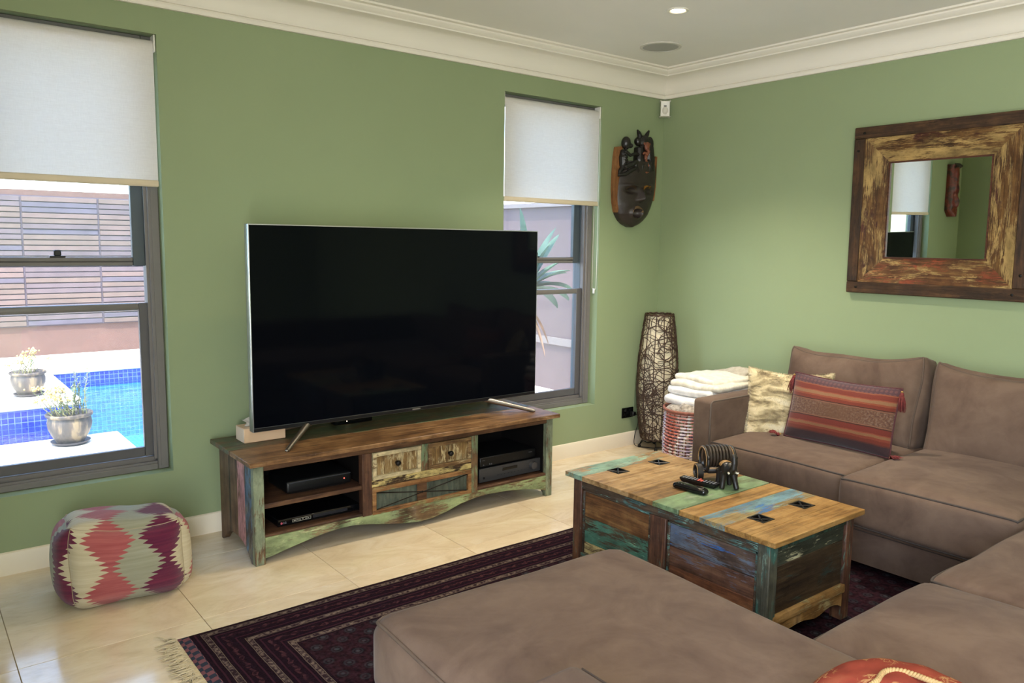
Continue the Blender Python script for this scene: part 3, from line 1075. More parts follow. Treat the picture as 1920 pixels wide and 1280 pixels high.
def add_cushion(name, parent, loc, h, r, mat, puff=(.03, 0), bulge=.012, rot=(0, 0, 0), sag=None, pipes=(1,), wob=.006, seed=0, n=18, label=None, pr=.0045, pmat='suede_pipe'):
    T = Tm(loc, *rot)
    f = cushion_map(h, r, puff, bulge, sag, wob, seed)
    o = obj(name, cushion_bm(f, T, n), mat, parent, 180)
    if label:
        o['label'] = label
    for z in pipes:
        mb = MB().tube(loop_pts(f, T, z), pr, 6, closed=True)
        obj('piping', mb, M[pmat], o, 180)
    return o


# ------------------------------------------------------------------ rug
def rug_mat():
    t = NT('rug_pile')
    if t.tc is None:
        t.tc = t.n('ShaderNodeTexCoord')
    sp_ = t.n('ShaderNodeSeparateXYZ')
    t.ln(t.tc.outputs['Object'], sp_.inputs[0])
    x, y = sp_.outputs[0], sp_.outputs[1]
    # object origin is the near left corner of the rug: x to the right, y negative into the room
    dx = t.math('SUBTRACT', x, .045)
    dx2 = t.math('SUBTRACT', 3.07, x)
    dy = t.math('MULTIPLY', y, -1)
    dy2 = t.math('ADD', y, 2.05)
    d = t.math('MINIMUM', t.math('MINIMUM', dx, dx2), t.math('MINIMUM', dy, dy2))
    along = t.math('ADD', x, t.math('MULTIPLY', y, 1.0))
    zig = t.math('MULTIPLY', t.math('PINGPONG', along, .03), .35)
    wob = t.noise(t.coord('Object', (0, 0, 0), (1, 1, 1)), 9, 2)
    d1 = t.math('ADD', d, t.math('MULTIPLY', t.math('SUBTRACT', wob, .5), .008))
    fine = t.noise(t.coord('Object', (3, 0, 0), (1, 1, 1)), 150, 2)
    spots = t.noise(t.coord('Object', (8, 0, 0), (1, 1, 1)), 70, 1)
    base = t.ramp(fine, [(.3, '#120810'), (.7, '#21131c')])
    red = t.ramp(spots, [(.42, '#22121a'), (.62, '#43272b')])
    beige = t.ramp(spots, [(.40, '#2a1d22'), (.52, '#4b3e3c'), (.66, '#6a5c52')])

    def band(src, c, hw):
        return t.math('LESS_THAN', t.math('ABSOLUTE', t.math('SUBTRACT', src, c)), hw)
    col = base
    for c in (.018, .075, .130, .195, .250):
        col = t.mix(band(d1, c, .003), col, '#351b24')
    for c in (.100, .222):
        dz = t.math('ADD', d1, t.math('SUBTRACT', zig, .005))
        col = t.mix(band(dz, c, .007), col, red)
    for c in (.047, .165, .278):
        col = t.mix(band(d1, c, .0075), col, beige)
        col = t.mix(band(d1, c + .0105, .0014), col, '#5f5149')
        col = t.mix(band(d1, c - .0105, .0014), col, '#5f5149')
    # field of small octagons
    vo = t.n('ShaderNodeTexVoronoi')
    vo.inputs['Scale'].default_value = 13.5
    vo.inputs['Randomness'].default_value = .12
    vv = t.coord('Object', (0, 0, 0), (1, 1, 1), (0, 0, radians(45)))
    t.ln(vv, vo.inputs['Vector'])
    ring = t.ramp(vo.outputs['Distance'], [(.10, '#3e4448'), (.17, '#150c12'), (.24, '#2d3236'), (.31, '#170d13'), (.5, '#2b1319'), (.6, '#140a10')])
    ring = t.mix(.45, ring, t.ramp(spots, [(.35, '#150b12'), (.65, '#38232a')]))
    col = t.mix(t.math('GREATER_THAN', d1, .300), col, ring)
    # flat woven checked end
    ck = t.n('ShaderNodeTexChecker')
    ck.inputs['Scale'].default_value = 44
    ck.inputs['Color1'].default_value = lin('#6d474c')
    ck.inputs['Color2'].default_value = lin('#2e333e')
    t.ln(t.coord('Object', (.003, .003, .0031)), ck.inputs['Vector'])
    col = t.mix(t.math('LESS_THAN', x, .045), col, ck.outputs[0])
    t.bump(t.noise(t.coord('Object', (0, 0, 0), (1, 1, 1)), 320, 2), .35, .004)
    return t.done(col, .95, spec=.05)


RGX, RGY = -3.640, -1.006
rug = thing('area_rug', 'dark plum patterned wool rug with striped borders under the coffee table', 'rug', (RGX, RGY, 0))
bm = bmesh.new()
nx, ny = 90, 70
g = []
for j in range(ny + 1):
    row = []
    for i in range(nx + 1):
        x, y = RGX + 3.15 * i / nx, RGY - 2.05 * j / ny
        e = min(i, nx - i, j, ny - j)
        z = .0105 if e > 0 else .0015
        z += .0025 * max(0, noise.noise((x * 2.2, y * 2.2, 1))) if e > 0 else 0
        yy = y + (.006 * noise.noise((x * 2.5, 0, 4)) if j == 0 else 0)
        row.append(bm.verts.new((x, yy, z)))
    g.append(row)
for j in range(ny):
    for i in range(nx):
        bm.faces.new((g[j][i], g[j + 1][i], g[j + 1][i + 1], g[j][i + 1]))
obj('pile', bm, rug_mat(), rug, 180)
mb = MB()
r_ = random.Random(5)
for k in range(520):
    y = RGY - .004 - 2.03 * k / 520
    p = Vector((RGX + .004, y, .006))
    a = pi + r_.gauss(.25, .35)
    pts = [p]
    L = r_.uniform(.055, .095)
    for s in range(5):
        a += r_.gauss(0, .28)
        p = p + Vector((cos(a), sin(a), 0)) * L / 5
        p.z = .004 + .006 * r_.random()
        pts.append(p.copy())
    mb.tube(pts, [.0035, .0038, .0036, .003, .0024, .0012], 4, cap=False)
tag(obj('fringe', mb, plain('fringe_wool', '#b3a587', .9, var=.15, scale=40), rug, 180), 'cream wool fringe', kind='stuff')


# ------------------------------------------------------------------ kilim pouf
def pouf_mat():
    t = NT('kilim_pouf')
    t.tc = t.n('ShaderNodeTexCoord')
    s_ = t.n('ShaderNodeSeparateXYZ')
    t.ln(t.tc.outputs['UV'], s_.inputs[0])
    wv = t.noise(t.coord('UV', (0, 0, 0), (1, 1, 1)), 14, 2)
    u = t.math('ADD', s_.outputs[0], t.math('MULTIPLY', t.math('SUBTRACT', wv, .5), .012))
    v = s_.outputs[1]
    U = t.math('ADD', t.math('DIVIDE', u, .1025), 20.68)
    d = t.math('ABSOLUTE', t.math('SUBTRACT', t.math('FLOORED_MODULO', t.math('ADD', U, 1.0), 2.0), 1.0))
    tri = t.math('PINGPONG', t.math('ADD', v, .10), .32)
    wide = t.math('ADD', .10, t.math('MULTIPLY', tri, 2.45))
    n_ = t.math('ABSOLUTE', t.math('SUBTRACT', v, .54))
    dia = t.math('MULTIPLY', t.math('SUBTRACT', .075, n_), 3.6)
    wide = t.math('MAXIMUM', wide, dia)
    saw = t.math('PINGPONG', v, .031)
    wide = t.math('ADD', wide, t.math('MULTIPLY', t.math('SUBTRACT', saw, .0155), 9.5))
    dark = t.math('LESS_THAN', d, wide)
    dp = t.math('GREATER_THAN', t.math('FLOORED_MODULO', t.math('FLOOR', t.math('MULTIPLY', t.math('ADD', U, 1.0), .5)), 2.0), .5)
    lp = t.math('GREATER_THAN', t.math('FLOORED_MODULO', t.math('FLOOR', t.math('MULTIPLY', U, .5)), 2.0), -.5 + 1.0)
    lp = t.math('SUBTRACT', 1.0, lp)
    fade = t.noise(t.coord('UV', (4, 0, 0), (1, 6, 1)), 4, 3)
    dcol = t.mix(dp, t.ramp(fade, [(.3, '#94474a'), (.7, '#ae625e')]), t.ramp(fade, [(.3, '#4f1a34'), (.7, '#6d263e')]))
    lcol = t.mix(lp, t.ramp(fade, [(.3, '#b5a888'), (.7, '#c6bb9e')]), t.ramp(fade, [(.3, '#8b8a72'), (.7, '#9d9b86')]))
    col = t.mix(dark, lcol, dcol)
    t.bump(t.noise(t.coord('UV', (0, 0, 0), (60, 300, 1)), 3, 2), .5, .003)
    t.b.inputs['Sheen Weight'].default_value = .2
    return t.done(col, .95, spec=.1)


PFX, PFY, PRZ = -3.680, -.425, radians(-5)
pf = thing('floor_pouf', 'square kilim floor pouf with plum, coral and cream zigzags by the wall', 'pouf', (PFX, PFY, 0), PRZ)
PH = (.220, .195, .158)


def pouf_sag(v, p):
    if p[2] > 0:
        v.z += -.014 * max(0, 1 - p[0] ** 2) ** .8 * (abs(p[1]) ** 3) * p[2]
        v.z += .012 * noise.noise((v.x * 9, v.y * 9, 2.0)) * p[2]
        c = max(0, p[0] * p[1] * -p[0])
    v.z += .020 * (abs(p[0]) ** 4) * (abs(p[1]) ** 4) * max(0, p[2])
    v.z += (-.05 * v.x - .11 * v.y) * max(0, p[2])
    return v


T = Tm((PFX, PFY, .159), 0, 0, PRZ)
f = cushion_map(PH, .075, (.012, 0), .034, pouf_sag, .010, 3.0)
bm = bmesh.new()
bmesh.ops.create_cube(bm, size=2.0)
bmesh.ops.subdivide_edges(bm, edges=bm.edges[:], cuts=26, use_grid_fill=True)
uvl = bm.loops.layers.uv.new('UVMap')
bm.normal_update()
HH = .30
for fc in bm.faces:
    nrm = fc.normal
    for lp in fc.loops:
        x, y, z = ease(lp.vert.co.x) * PH[0], ease(lp.vert.co.y) * PH[1], ease(lp.vert.co.z)
        vz = (z + 1) / 2
        if abs(nrm.z) > .5:
            uvc = (x, 1 + (y + PH[1]) / HH)
        elif nrm.y < -.5:
            uvc = (x, vz)
        elif nrm.x > .5:
            uvc = (PH[0] + (y + PH[1]), vz)
        elif nrm.x < -.5:
            uvc = (-PH[0] - (y + PH[1]), vz)
        else:
            uvc = (PH[0] * 2 + PH[1] * 2 - x, vz)
        lp[uvl].uv = uvc
for v in bm.verts:
    v.co = T @ f((ease(v.co.x), ease(v.co.y), ease(v.co.z)))
    if v.co.z < .002:
        v.co.z = .002
obj('cover', bm, pouf_mat(), pf, 180)
seam_m = plain('seam_thread', '#97886a', .9)
for sxx, syy in ((-1, -1), (1, -1), (1, 1), (-1, 1)):
    obj('corner_seam', MB().tube([T @ (f((sxx, syy, ease(-1 + 2 * k / 14))) * 1.003) for k in range(15)], .0014, 5), seam_m, pf, 180)
mb = MB().tube(loop_pts(f, T, 1, 22, 1.002), .0016, 5, closed=True)
obj('top_seam', mb, plain('seam_cream', '#a89a80', .9), pf, 180)

# ------------------------------------------------------------------ sofa
sofa = thing('sectional_sofa', 'large U shaped taupe suede sectional sofa with piped cushions', 'sofa', (-1.6, -2.9, 0))
SU = M['suede']
# right run along the wall
obj('base', MB().box(-1.075, -.06, -3.86, -1.24, .045, .232, .012, 2), SU, sofa)
obj('seat_deck', MB().box(-1.045, -.10, -3.8, -1.30, .23, .262), M['suede_pipe'], sofa)
mb = MB().tube([(-1.0765, -1.36, .195), (-1.0765, -3.0, .195)], .002, 5)
obj('base_seam', mb, M['suede_pipe'], sofa)
arm = obj('arm', MB().box(-1.098, -.06, -1.355, -1.236, .045, .640, .020, 3), SU, sofa)
mb = MB()
for y in (-1.349,):
    mb.tube([(-1.0945, y, .06), (-1.0945, y, .615), (-1.089, y, .628), (-1.075, y, .635), (-.2, y, .635)], .0045, 6)
obj('piping', mb, plain('arm_piping', '#5f5349', .85, var=.05), arm, 180)
obj('back_frame', MB().box(-.235, -.06, -3.86, -1.36, .045, .70, .03, 3), SU, sofa)
add_cushion('seat_cushion', sofa, (-.665, -1.735, .345), (.45, .372, .098), .030, SU, (.022, 0), .010, pipes=(1, -1), seed=1)
add_cushion('seat_cushion', sofa, (-.70, -2.465, .350), (.502, .352, .104), .032, SU, (.036, 0), .012, pipes=(1, -1), seed=2)


def slump1(v, p):
    v.y += .0
    if p[1] < 0:
        pass
    e = 1 - p[0] ** 2
    v.y -= .035 * max(0, p[1]) * e
    v.y += .02 * abs(p[0]) ** 6 * max(0, p[1])
    return v


# back cushions stand on edge: local x = along the sofa, local y = up, local z = thickness
def back_cushion(loc, hx, hy, hz, tilt, rz, seed, roll=0.0):
    B = Matrix.Translation(loc) @ Matrix.Rotation(rz, 4, 'Z') @ Matrix.Rotation(radians(90) - tilt, 4, 'X') @ Matrix.Rotation(roll, 4, 'Z')
    f = cushion_map((hx, hy, hz), .045, (.05, .03), .012, slump1, .012, seed)
    o = obj('back_cushion', cushion_bm(f, B, 18), SU, sofa, 180)
    for z in (1, -1):
        obj('piping', MB().tube(loop_pts(f, B, z), .005, 6, closed=True), M['suede_pipe2'], o, 180)
    return o


back_cushion((-.355, -1.705, .640), .375, .232, .085, radians(14), radians(-90), 4, radians(1.4))
back_cushion((-.355, -2.500, .640), .372, .228, .088, radians(14), radians(-90), 5, radians(1.0))
# middle run, facing the television
obj('base', MB().box(-2.62, -1.08, -3.86, -2.86, .045, .232, .012, 2), SU, sofa)
obj('seat_deck', MB().box(-2.62, -1.10, -3.8, -2.89, .23, .262), M['suede_pipe'], sofa)
obj('back_frame', MB().box(-3.38, -.24, -3.86, -3.70, .045, .70, .03, 3), SU, sofa)
add_cushion('seat_cushion', sofa, (-1.598, -3.25, .352), (.398, .405, .105), .034, SU, (.034, 0), .012, pipes=(1, -1), seed=6)
add_cushion('seat_cushion', sofa, (-2.316, -3.25, .352), (.312, .412, .105), .034, SU, (.050, 0), .012, pipes=(1, -1), seed=7)
add_cushion('seat_cushion', sofa, (-.70, -3.26, .352), (.49, .425, .105), .034, SU, (.034, 0), .012, pipes=(1,), seed=9)
# chaise
obj('base', MB().box(-3.455, -2.63, -3.86, -2.14, .045, .232, .012, 2), SU, sofa)
obj('seat_deck', MB().box(-3.42, -2.66, -3.8, -2.17, .23, .262), M['suede_pipe'], sofa)


def chaise_lift(v, p):
    v.z += .012 * max(0, p[0]) ** 1.5 * max(0, p[1]) ** 4 * max(0, p[2])
    return v


add_cushion('chaise_cushion', sofa, (-3.040, -2.897, .352), (.438, .80, .110), .055, SU, (.044, 0), .014, rot=(0, 0, radians(-3)), sag=chaise_lift, pipes=(1, -1), seed=8, n=24, pmat='suede_pipe2')
arm2 = obj('arm', MB().box(-3.500, -3.372, -3.86, -2.800, .045, .637, .024, 3), SU, sofa)
mb = MB().tube([(-3.379, -2.83, .6335), (-3.379, -3.7, .6335)], .0022, 6)
obj('stitching', mb, M['suede_pipe2'], arm2, 180)
for x, y in ((-1.02, -1.30), (-1.02, -2.7), (-.12, -1.30), (-2.5, -2.92), (-3.40, -2.2), (-2.70, -2.2), (-3.44, -3.8), (-.12, -3.8)):
    obj('foot', MB().box(x - .03, x + .03, y - .03, y + .03, .011 if (x > RGX and x < RGX + 3.15 and y > -3.05) else 0, .05, .004), M['black'], sofa)


# ------------------------------------------------------------------ throw pillows
def pillow_fn(hx, hy, hz, pinch=.06, pw=2.3, wob=.006, seed=0, sag=0.0):
    def f(u, v, s):
        x = hx * u * (1 - pinch * (1 - v * v))
        y = hy * v * (1 - pinch * (1 - u * u))
        z = s * hz * max(0, 1 - abs(u) ** pw) ** .62 * max(0, 1 - abs(v) ** pw) ** .62
        k = noise.noise((x * 8 + seed, y * 8, s * 3.0))
        z += wob * k * (1 if abs(u) < .98 and abs(v) < .98 else 0)
        y -= sag * (1 - u * u) * max(0, v)
        return Vector((x, y, z))
    return f


def pillow_bm(f, T, n=28):
    bm = bmesh.new()
    g = {}
    uvl = bm.loops.layers.uv.new('UVMap')
    for s in (1, -1):
        for j in range(n + 1):
            for i in range(n + 1):
                u, v = ease(2 * i / n - 1), ease(2 * j / n - 1)
                edge = i in (0, n) or j in (0, n)
                if s == -1 and edge:
                    g[s, i, j] = g[1, i, j]
                else:
                    g[s, i, j] = bm.verts.new(T @ f(u, v, s))
        for j in range(n):
            for i in range(n):
                q_ = (g[s, i, j], g[s, i + 1, j], g[s, i + 1, j + 1], g[s, i, j + 1])
                ij = ((i, j), (i + 1, j), (i + 1, j + 1), (i, j + 1))
                if s == -1:
                    q_, ij = q_[::-1], ij[::-1]
                fc = bm.faces.new(q_)
                for lp, (a, b) in zip(fc.loops, ij):
                    lp[uvl].uv = (ease(2 * a / n - 1) * .5 + .5, ease(2 * b / n - 1) * .5 + .5)
    return bm


def edge_loop(f, T, n=24):
    out = []
    for k in range(n):
        out.append(T @ f(ease(-1 + 2 * k / n), -1, 0))
    for k in range(n):
        out.append(T @ f(1, ease(-1 + 2 * k / n), 0))
    for k in range(n):
        out.append(T @ f(ease(1 - 2 * k / n), 1, 0))
    for k in range(n):
        out.append(T @ f(-1, ease(1 - 2 * k / n), 0))
    return out


def stand_T(loc, face_dir, tilt, roll=0.0):
    """pillow standing on edge: local z towards face_dir (horizontal), leaning back by tilt"""
    zdir = Vector((face_dir[0], face_dir[1], 0)).normalized()
    zz = (zdir * cos(tilt) + Vector((0, 0, 1)) * sin(tilt)).normalized()
    xx = Vector((0, 0, 1)).cross(zdir).normalized()
    yy = zz.cross(xx)
    m = Matrix((xx, yy, zz)).transposed().to_4x4()
    return Matrix.Translation(loc) @ m @ Matrix.Rotation(roll, 4, 'Z')


def fur_mat():
    t = NT('faux_fur')
    v = t.coord('Object', (0, 0, 0), (1, 1, 1))
    n1 = t.noise(t.coord('Object', (2, 0, 0), (6, 6, 15)), 1.0, 3, .6, .5)
    n2 = t.noise(t.coord('Object', (9, 3, 1), (16, 16, 60)), 1.4, 2)
    col = t.ramp(n1, [(.33, '#7d6d50'), (.42, '#b3a27c'), (.49, '#dccca4'), (.70, '#e6dcc2')])
    sp_ = t.ramp(n2, [(.64, 1.0), (.70, .38)])
    col = t.mix(.85, col, sp_, 'MULTIPLY')
    fine = t.noise(v, 300, 2)
    col = t.mix(.25, col, t.ramp(fine, [(.3, .6), (.7, 1.0)]), 'MULTIPLY')
    t.b.inputs['Sheen Weight'].default_value = .3
    return t.done(col, .9, spec=.15)


M['fur'] = fur_mat()
fp = thing('fur_cushion', 'cream and brown faux fur cushion leaning in the sofa corner beside the arm', 'cushion', (-.66, -1.52, .45))
T = stand_T((-.655, -1.515, .578), (-.80, -.60), radians(15), radians(-2))
f = pillow_fn(.215, .205, .075, .05, 2.6, .012, 2, .02)
cov = obj('cover', pillow_bm(f, T, 30), M['fur'], fp, 180)
mb = MB()
r_ = random.Random(3)
bmf = mb.bm
for k in range(22000):
    s = 1 if r_.random() < .82 else -1
    u, v = r_.uniform(-1, 1), r_.uniform(-1, 1)
    if r_.random() < .16:
        if r_.random() < .5:
            u = math.copysign(1, u)
        else:
            v = math.copysign(1, v)
    p = f(u, v, s)
    e = .02
    a = f(max(-1, u - e), v, s) - f(min(1, u + e), v, s)
    b = f(u, max(-1, v - e), s) - f(u, min(1, v + e), s)
    nn = a.cross(b)
    nn = (nn.normalized() if nn.length > 1e-9 else Vector((0, 0, 1))) * s
    if nn.z * s < 0:
        nn = -nn
    out = Vector((u ** 9, v ** 9, 0))
    d = (nn + out * .8 + Vector((r_.gauss(0, .35), r_.gauss(-.55, .35), r_.gauss(0, .3)))).normalized()
    L = r_.uniform(.006, .011)
    sd = d.cross(Vector((r_.random(), r_.random(), r_.random()))).normalized() * .0011
    p0 = T @ (p - d * .001)
    p1 = T @ (p + d * L)
    sw = T.to_3x3() @ sd
    bmf.faces.new((bmf.verts.new(p0 - sw), bmf.verts.new(p0 + sw), bmf.verts.new(p1)))
tag(obj('fur_pile', mb, M['fur'], fp, 180), 'soft mottled fur hairs', kind='stuff')


def kilim_cushion_mat():
    t = NT('striped_weave')
    t.tc = t.n('ShaderNodeTexCoord')
    s_ = t.n('ShaderNodeSeparateXYZ')
    t.ln(t.tc.outputs['UV'], s_.inputs[0])
    u, v = s_.outputs[0], s_.outputs[1]
    wv = t.noise(t.coord('UV', (0, 0, 0), (3, 1, 1)), 3, 2)
    v2 = t.math('ADD', v, t.math('MULTIPLY', t.math('SUBTRACT', wv, .5), .03))
    stops = [(0, '#3a2a2c'), (.13, '#522e28'), (.15, '#663026'), (.20, '#743a2c'), (.235, '#7a563c'), (.275, '#7a4030'), (.29, '#662e26'), (.37, '#432a22'), (.385, '#745040'), (.40, '#5c4232'),
             (.62, '#745040'), (.635, '#432a22'), (.65, '#6a3126'), (.70, '#7b422f'), (.73, '#7e5c42'), (.775, '#7d4532'), (.79, '#683027'), (.86, '#7a4632'), (.88, '#4c363a')]
    col = t.ramp(v2, stops, 'CONSTANT')
    fine = t.noise(t.coord('UV', (0, 0, 0), (40, 160, 1)), 2.0, 3)
    mott = t.noise(t.coord('UV', (5, 0, 0), (26, 16, 1)), 2.0, 4, .7)
    cen = t.math('LESS_THAN', t.math('ABSOLUTE', t.math('SUBTRACT', v2, .51)), .105)
    edge = t.math('MULTIPLY', t.math('ABSOLUTE', t.math('SUBTRACT', u, .5)), 1.3)
    mcol = t.ramp(mott, [(.38, '#4a3638'), (.5, '#664836'), (.62, '#7d695e')])
    col = t.mix(t.math('MULTIPLY', cen, t.math('ADD', edge, .15)), col, mcol)
    ck = t.n('ShaderNodeTexVoronoi')
    ck.inputs['Scale'].default_value = 1.0
    ck.inputs['Randomness'].default_value = 0.0
    t.ln(t.coord('UV', (0, 0, 0), (26, 17, 1)), ck.inputs['Vector'])
    dots = t.math('MULTIPLY', t.math('GREATER_THAN', v2, .88), t.math('LESS_THAN', ck.outputs['Distance'], .33))
    col = t.mix(t.math('MULTIPLY', dots, .6), col, '#684542')
    col = t.mix(.5, col, t.ramp(fine, [(.3, .62), (.65, 1.1)]), 'MULTIPLY')
    t.bump(fine, .4, .003)
    t.b.inputs['Sheen Weight'].default_value = .2
    return t.done(col, .9, spec=.1)


kc = thing('striped_cushion', 'rust and plum striped oblong cushion with tassels in front of the fur one', 'cushion', (-.72, -1.84, .45))
T = stand_T((-.735, -1.850, .622), (-1, -.10), radians(13), radians(-1.5))
f = pillow_fn(.264, .165, .072, .035, 2.4, .006, 6, .008)
obj('cover', pillow_bm(f, T, 30), kilim_cushion_mat(), kc, 180)
obj('edge_trim', MB().tube(edge_loop(f, T), .0042, 6, closed=True), plain('plum_trim', '#4b2529', .9, var=.3, scale=150), kc, 180)
M['tassel'] = plain('tassel_red', '#6d2a28', .9, var=.35, scale=120)
M['gold'] = plain('gold_bead', '#b9955a', .35, .7)
r_ = random.Random(11)
for (u, v, dirv) in ((-1, 1, (-.15, -.05, -1)), (1, 1, (.10, -.05, -1)), (-1, -1, (-.35, -.2, -.12)), (1, -1, (.6, -.55, -.12))):
    p = T @ f(u, v, 0)
    dd = Vector((0, 0, 0))
    # tassel direction in world: along the sofa (+u is towards -y), out from the seat (-x), up
    dd = Vector((-.28 * abs(dirv[1]) * 4, -dirv[0], dirv[2])).normalized()
    p = p + dd * .006 + Vector((-.006, 0, .010 if v < 0 else 0))
    mb = MB()
    hd = p + dd * .020
    mb.ball(hd, (.009, .009, .010))
    for k in range(46):
        o_ = Vector((r_.gauss(0, 1), r_.gauss(0, 1), r_.gauss(0, 1)))
        o_ = (o_ - dd * o_.dot(dd)) * .0035
        L = r_.uniform(.055, .078) * (.6 if u < 0 and v < 0 else 1)
        a, b = hd + o_, hd + o_ * 2.6 + dd * L * .5
        c_ = hd + o_ * 3.4 + dd * L + Vector((0, 0, -.008))
        if c_.z < .476:
            c_.z = .476 + r_.random() * .012
        if b.z < .478:
            b.z = .478 + r_.random() * .008
        mb.tube([a, b, c_], [.0016, .0016, .0010], 4)
    tz = obj('tassel', mb, M['tassel'], kc, 180)
    obj('bead', MB().lathe([(.004, -.004), (.006, 0), (.004, .006)], p + dd * .008, 10, dd), M['gold'], tz)


def red_paisley():
    t = NT('red_brocade')
    n1 = t.noise(t.coord('Object', (0, 0, 0), (1, 1, 1)), 16, 6, .6, 2.6)
    n2 = t.noise(t.coord('Object', (4, 0, 0), (1, 1, 1)), 7, 3, .6, .5)
    col = t.ramp(n2, [(.35, '#5f261c'), (.55, '#82382a'), (.7, '#8a4a34')])
    line = t.ramp(t.math('ABSOLUTE', t.math('SUBTRACT', n1, .5)), [(.014, 1.0), (.032, 0.0)])
    msk = t.math('MULTIPLY', line, t.ramp(t.noise(t.coord('Object', (7, 0, 0)), 9, 2), [(.44, 0), (.50, .9)]))
    col = t.mix(msk, col, '#b08a5c')
    t.bump(n1, .3, .003)
    return t.done(col, .85, spec=.15)


rp = thing('red_cushion', 'red brocade cushion with gold rope trim nearest the viewer on the sofa', 'cushion', (-2.90, -3.33, .46))
T = Tm((-2.958, -3.250, .532), radians(14), radians(-3), radians(-38))
f = pillow_fn(.215, .215, .105, .0, 2.0, .010, 12)


def round_f(u, v, s):
    # square grid to disc, so the cushion is round
    x = u * sqrt(max(0, 1 - v * v / 2))
    y = v * sqrt(max(0, 1 - u * u / 2))
    r2 = min(1, x * x + y * y)
    z = s * .095 * (1 - r2) ** .5 + s * .012 * noise.noise((x * 4, y * 4, s * 2.)) * (1 - r2)
    ang = math.atan2(y, x)
    z += s * .008 * sin(ang * 14) * r2 * (1 - r2)
    return Vector((x * .192, y * .192, z))


obj('cover', pillow_bm(round_f, T, 30), red_paisley(), rp, 180)
mb = MB()
for ph in (0, pi):
    pts = []
    for k in range(420):
        a = 2 * pi * k / 420
        rr = .088
        z = .095 * sqrt(1 - (rr / .192) ** 2) + .003
        tw = a * 52 + ph
        wv = .010 * sin(a * 5)
        pts.append(T @ Vector(((rr + wv + .0028 * cos(tw)) * cos(a), (rr + wv + .0028 * cos(tw)) * sin(a), z - .5 * wv + .0028 * sin(tw))))
    mb.tube(pts, .0032, 6, closed=True)
obj('rope_trim', mb, plain('gold_rope', '#9c8054', .8, var=.15, scale=60), rp, 180)


# ------------------------------------------------------------------ mirror
M['mf_out'] = R('mirror_outer_h', 'y', ('#2f2015', '#4c3523', '#6a4b30'), [('#3a2a1e', .3, 2)], 51)
M['mf_outv'] = R('mirror_outer_v', 'z', ('#2f2015', '#4c3523', '#63452d'), [('#3a2a1e', .3, 2)], 52)
M['mf_inh'] = R('mirror_inner_h', 'y', ('#38230f', '#654424', '#8d683a'), [('#b3945c', .44, 1.6), ('#4a221b', .22, 2)], 53, .5)
M['mf_inv'] = R('mirror_inner_v', 'z', ('#38230f', '#654424', '#8d683a'), [('#b3945c', .5, 1.4), ('#4a221b', .2, 2)], 54, .5)
M['mf_inb'] = R('mirror_inner_b', 'y', ('#402613', '#6b4526', '#8d683a'), [('#b3945c', .36, 1.8), ('#8f472c', .36, 2)], 55, .5)
mir_m = NT('mirror_glass')
mir_m.done('#eef3ee', .01, 1.0)
MC = Vector((-.006, -1.908, 1.632))
TILT = Matrix.Translation(MC) @ Matrix.Rotation(radians(-.8), 4, 'Y') @ Matrix.Translation(-MC)
mi = thing('wall_mirror', 'square mirror in a broad distressed timber frame on the right wall', 'mirror', (0, -1.908, 1.17))


def mobj(name, mb, mat, par=None, smooth=40):
    mb.bm.transform(TILT)
    return obj(name, mb, mat, par or mi, smooth)


HO, HI, HM = .458, .262, .395
yc, zc = MC.y, MC.z
x_out, x_in = -.046, -.022
for s in (1, -1):
    mobj('frame_board', MB().box(x_out, -.008, yc - HO, yc + HO, zc + s * HM if s > 0 else zc - HO, zc + HO if s > 0 else zc - HM, .004), M['mf_out'])
    mobj('frame_board', MB().box(x_out, -.008, yc + s * HM if s > 0 else yc - HO, yc + HO if s > 0 else yc - HM, zc - HM, zc + HM, .004), M['mf_outv'])


def inner(sy, sz, mat):
    """mitred, sloping inner board"""
    mb = MB()
    if sz:
        o = [(-HM, sz * HM), (HM, sz * HM), (HI, sz * HI), (-HI, sz * HI)]
    else:
        o = [(sy * HM, -HM), (sy * HM, HM), (sy * HI, HI), (sy * HI, -HI)]
    xs = (x_out + .006, x_out + .006, x_in, x_in)
    A = [mb.bm.verts.new((x, yc + p[0], zc + p[1])) for x, p in zip(xs, o)]
    B = [mb.bm.verts.new((-.010, yc + p[0], zc + p[1])) for p in o]
    mb.bm.faces.new(A)
    mb.bm.faces.new(B[::-1])
    for i in range(4):
        mb.bm.faces.new((A[i], B[i], B[(i + 1) % 4], A[(i + 1) % 4]))
    bmesh.ops.recalc_face_normals(mb.bm, faces=mb.bm.faces[:])
    mobj('inner_board', mb, mat, smooth=0)


inner(0, 1, M['mf_inh'])
inner(0, -1, M['mf_inb'])
inner(1, 0, M['mf_inv'])
inner(-1, 0, M['mf_inv'])
mb = MB()
for s in (1, -1):
    mb.box(x_in - .004, -.010, yc - HI, yc + HI, min(zc + s * HI, zc + s * (HI - .008)), max(zc + s * HI, zc + s * (HI - .008)))
    mb.box(x_in - .004, -.010, min(yc + s * HI, yc + s * (HI - .008)), max(yc + s * HI, yc + s * (HI - .008)), zc - HI + .008, zc + HI - .008)
mobj('inner_lip', mb, R('mirror_lip', 'y', ('#3a1f16', '#5a3423', '#6e432b'), [], 56))
gl = mobj('glass', MB().box(-.016, -.010, yc - HI, yc + HI, zc - HI, zc + HI), mir_m.m, None, 0)
for dy, dz in ((.40, .425), (-.40, .425), (.40, -.425), (-.40, -.425), (.43, .33), (-.43, -.33)):
    mobj('nail', MB().lathe([(.0075, 0), (.007, .003), (.0001, .0055)], (x_out, yc + dy, zc + dz), 12, (-1, 0, 0)), M['metal_dark'])


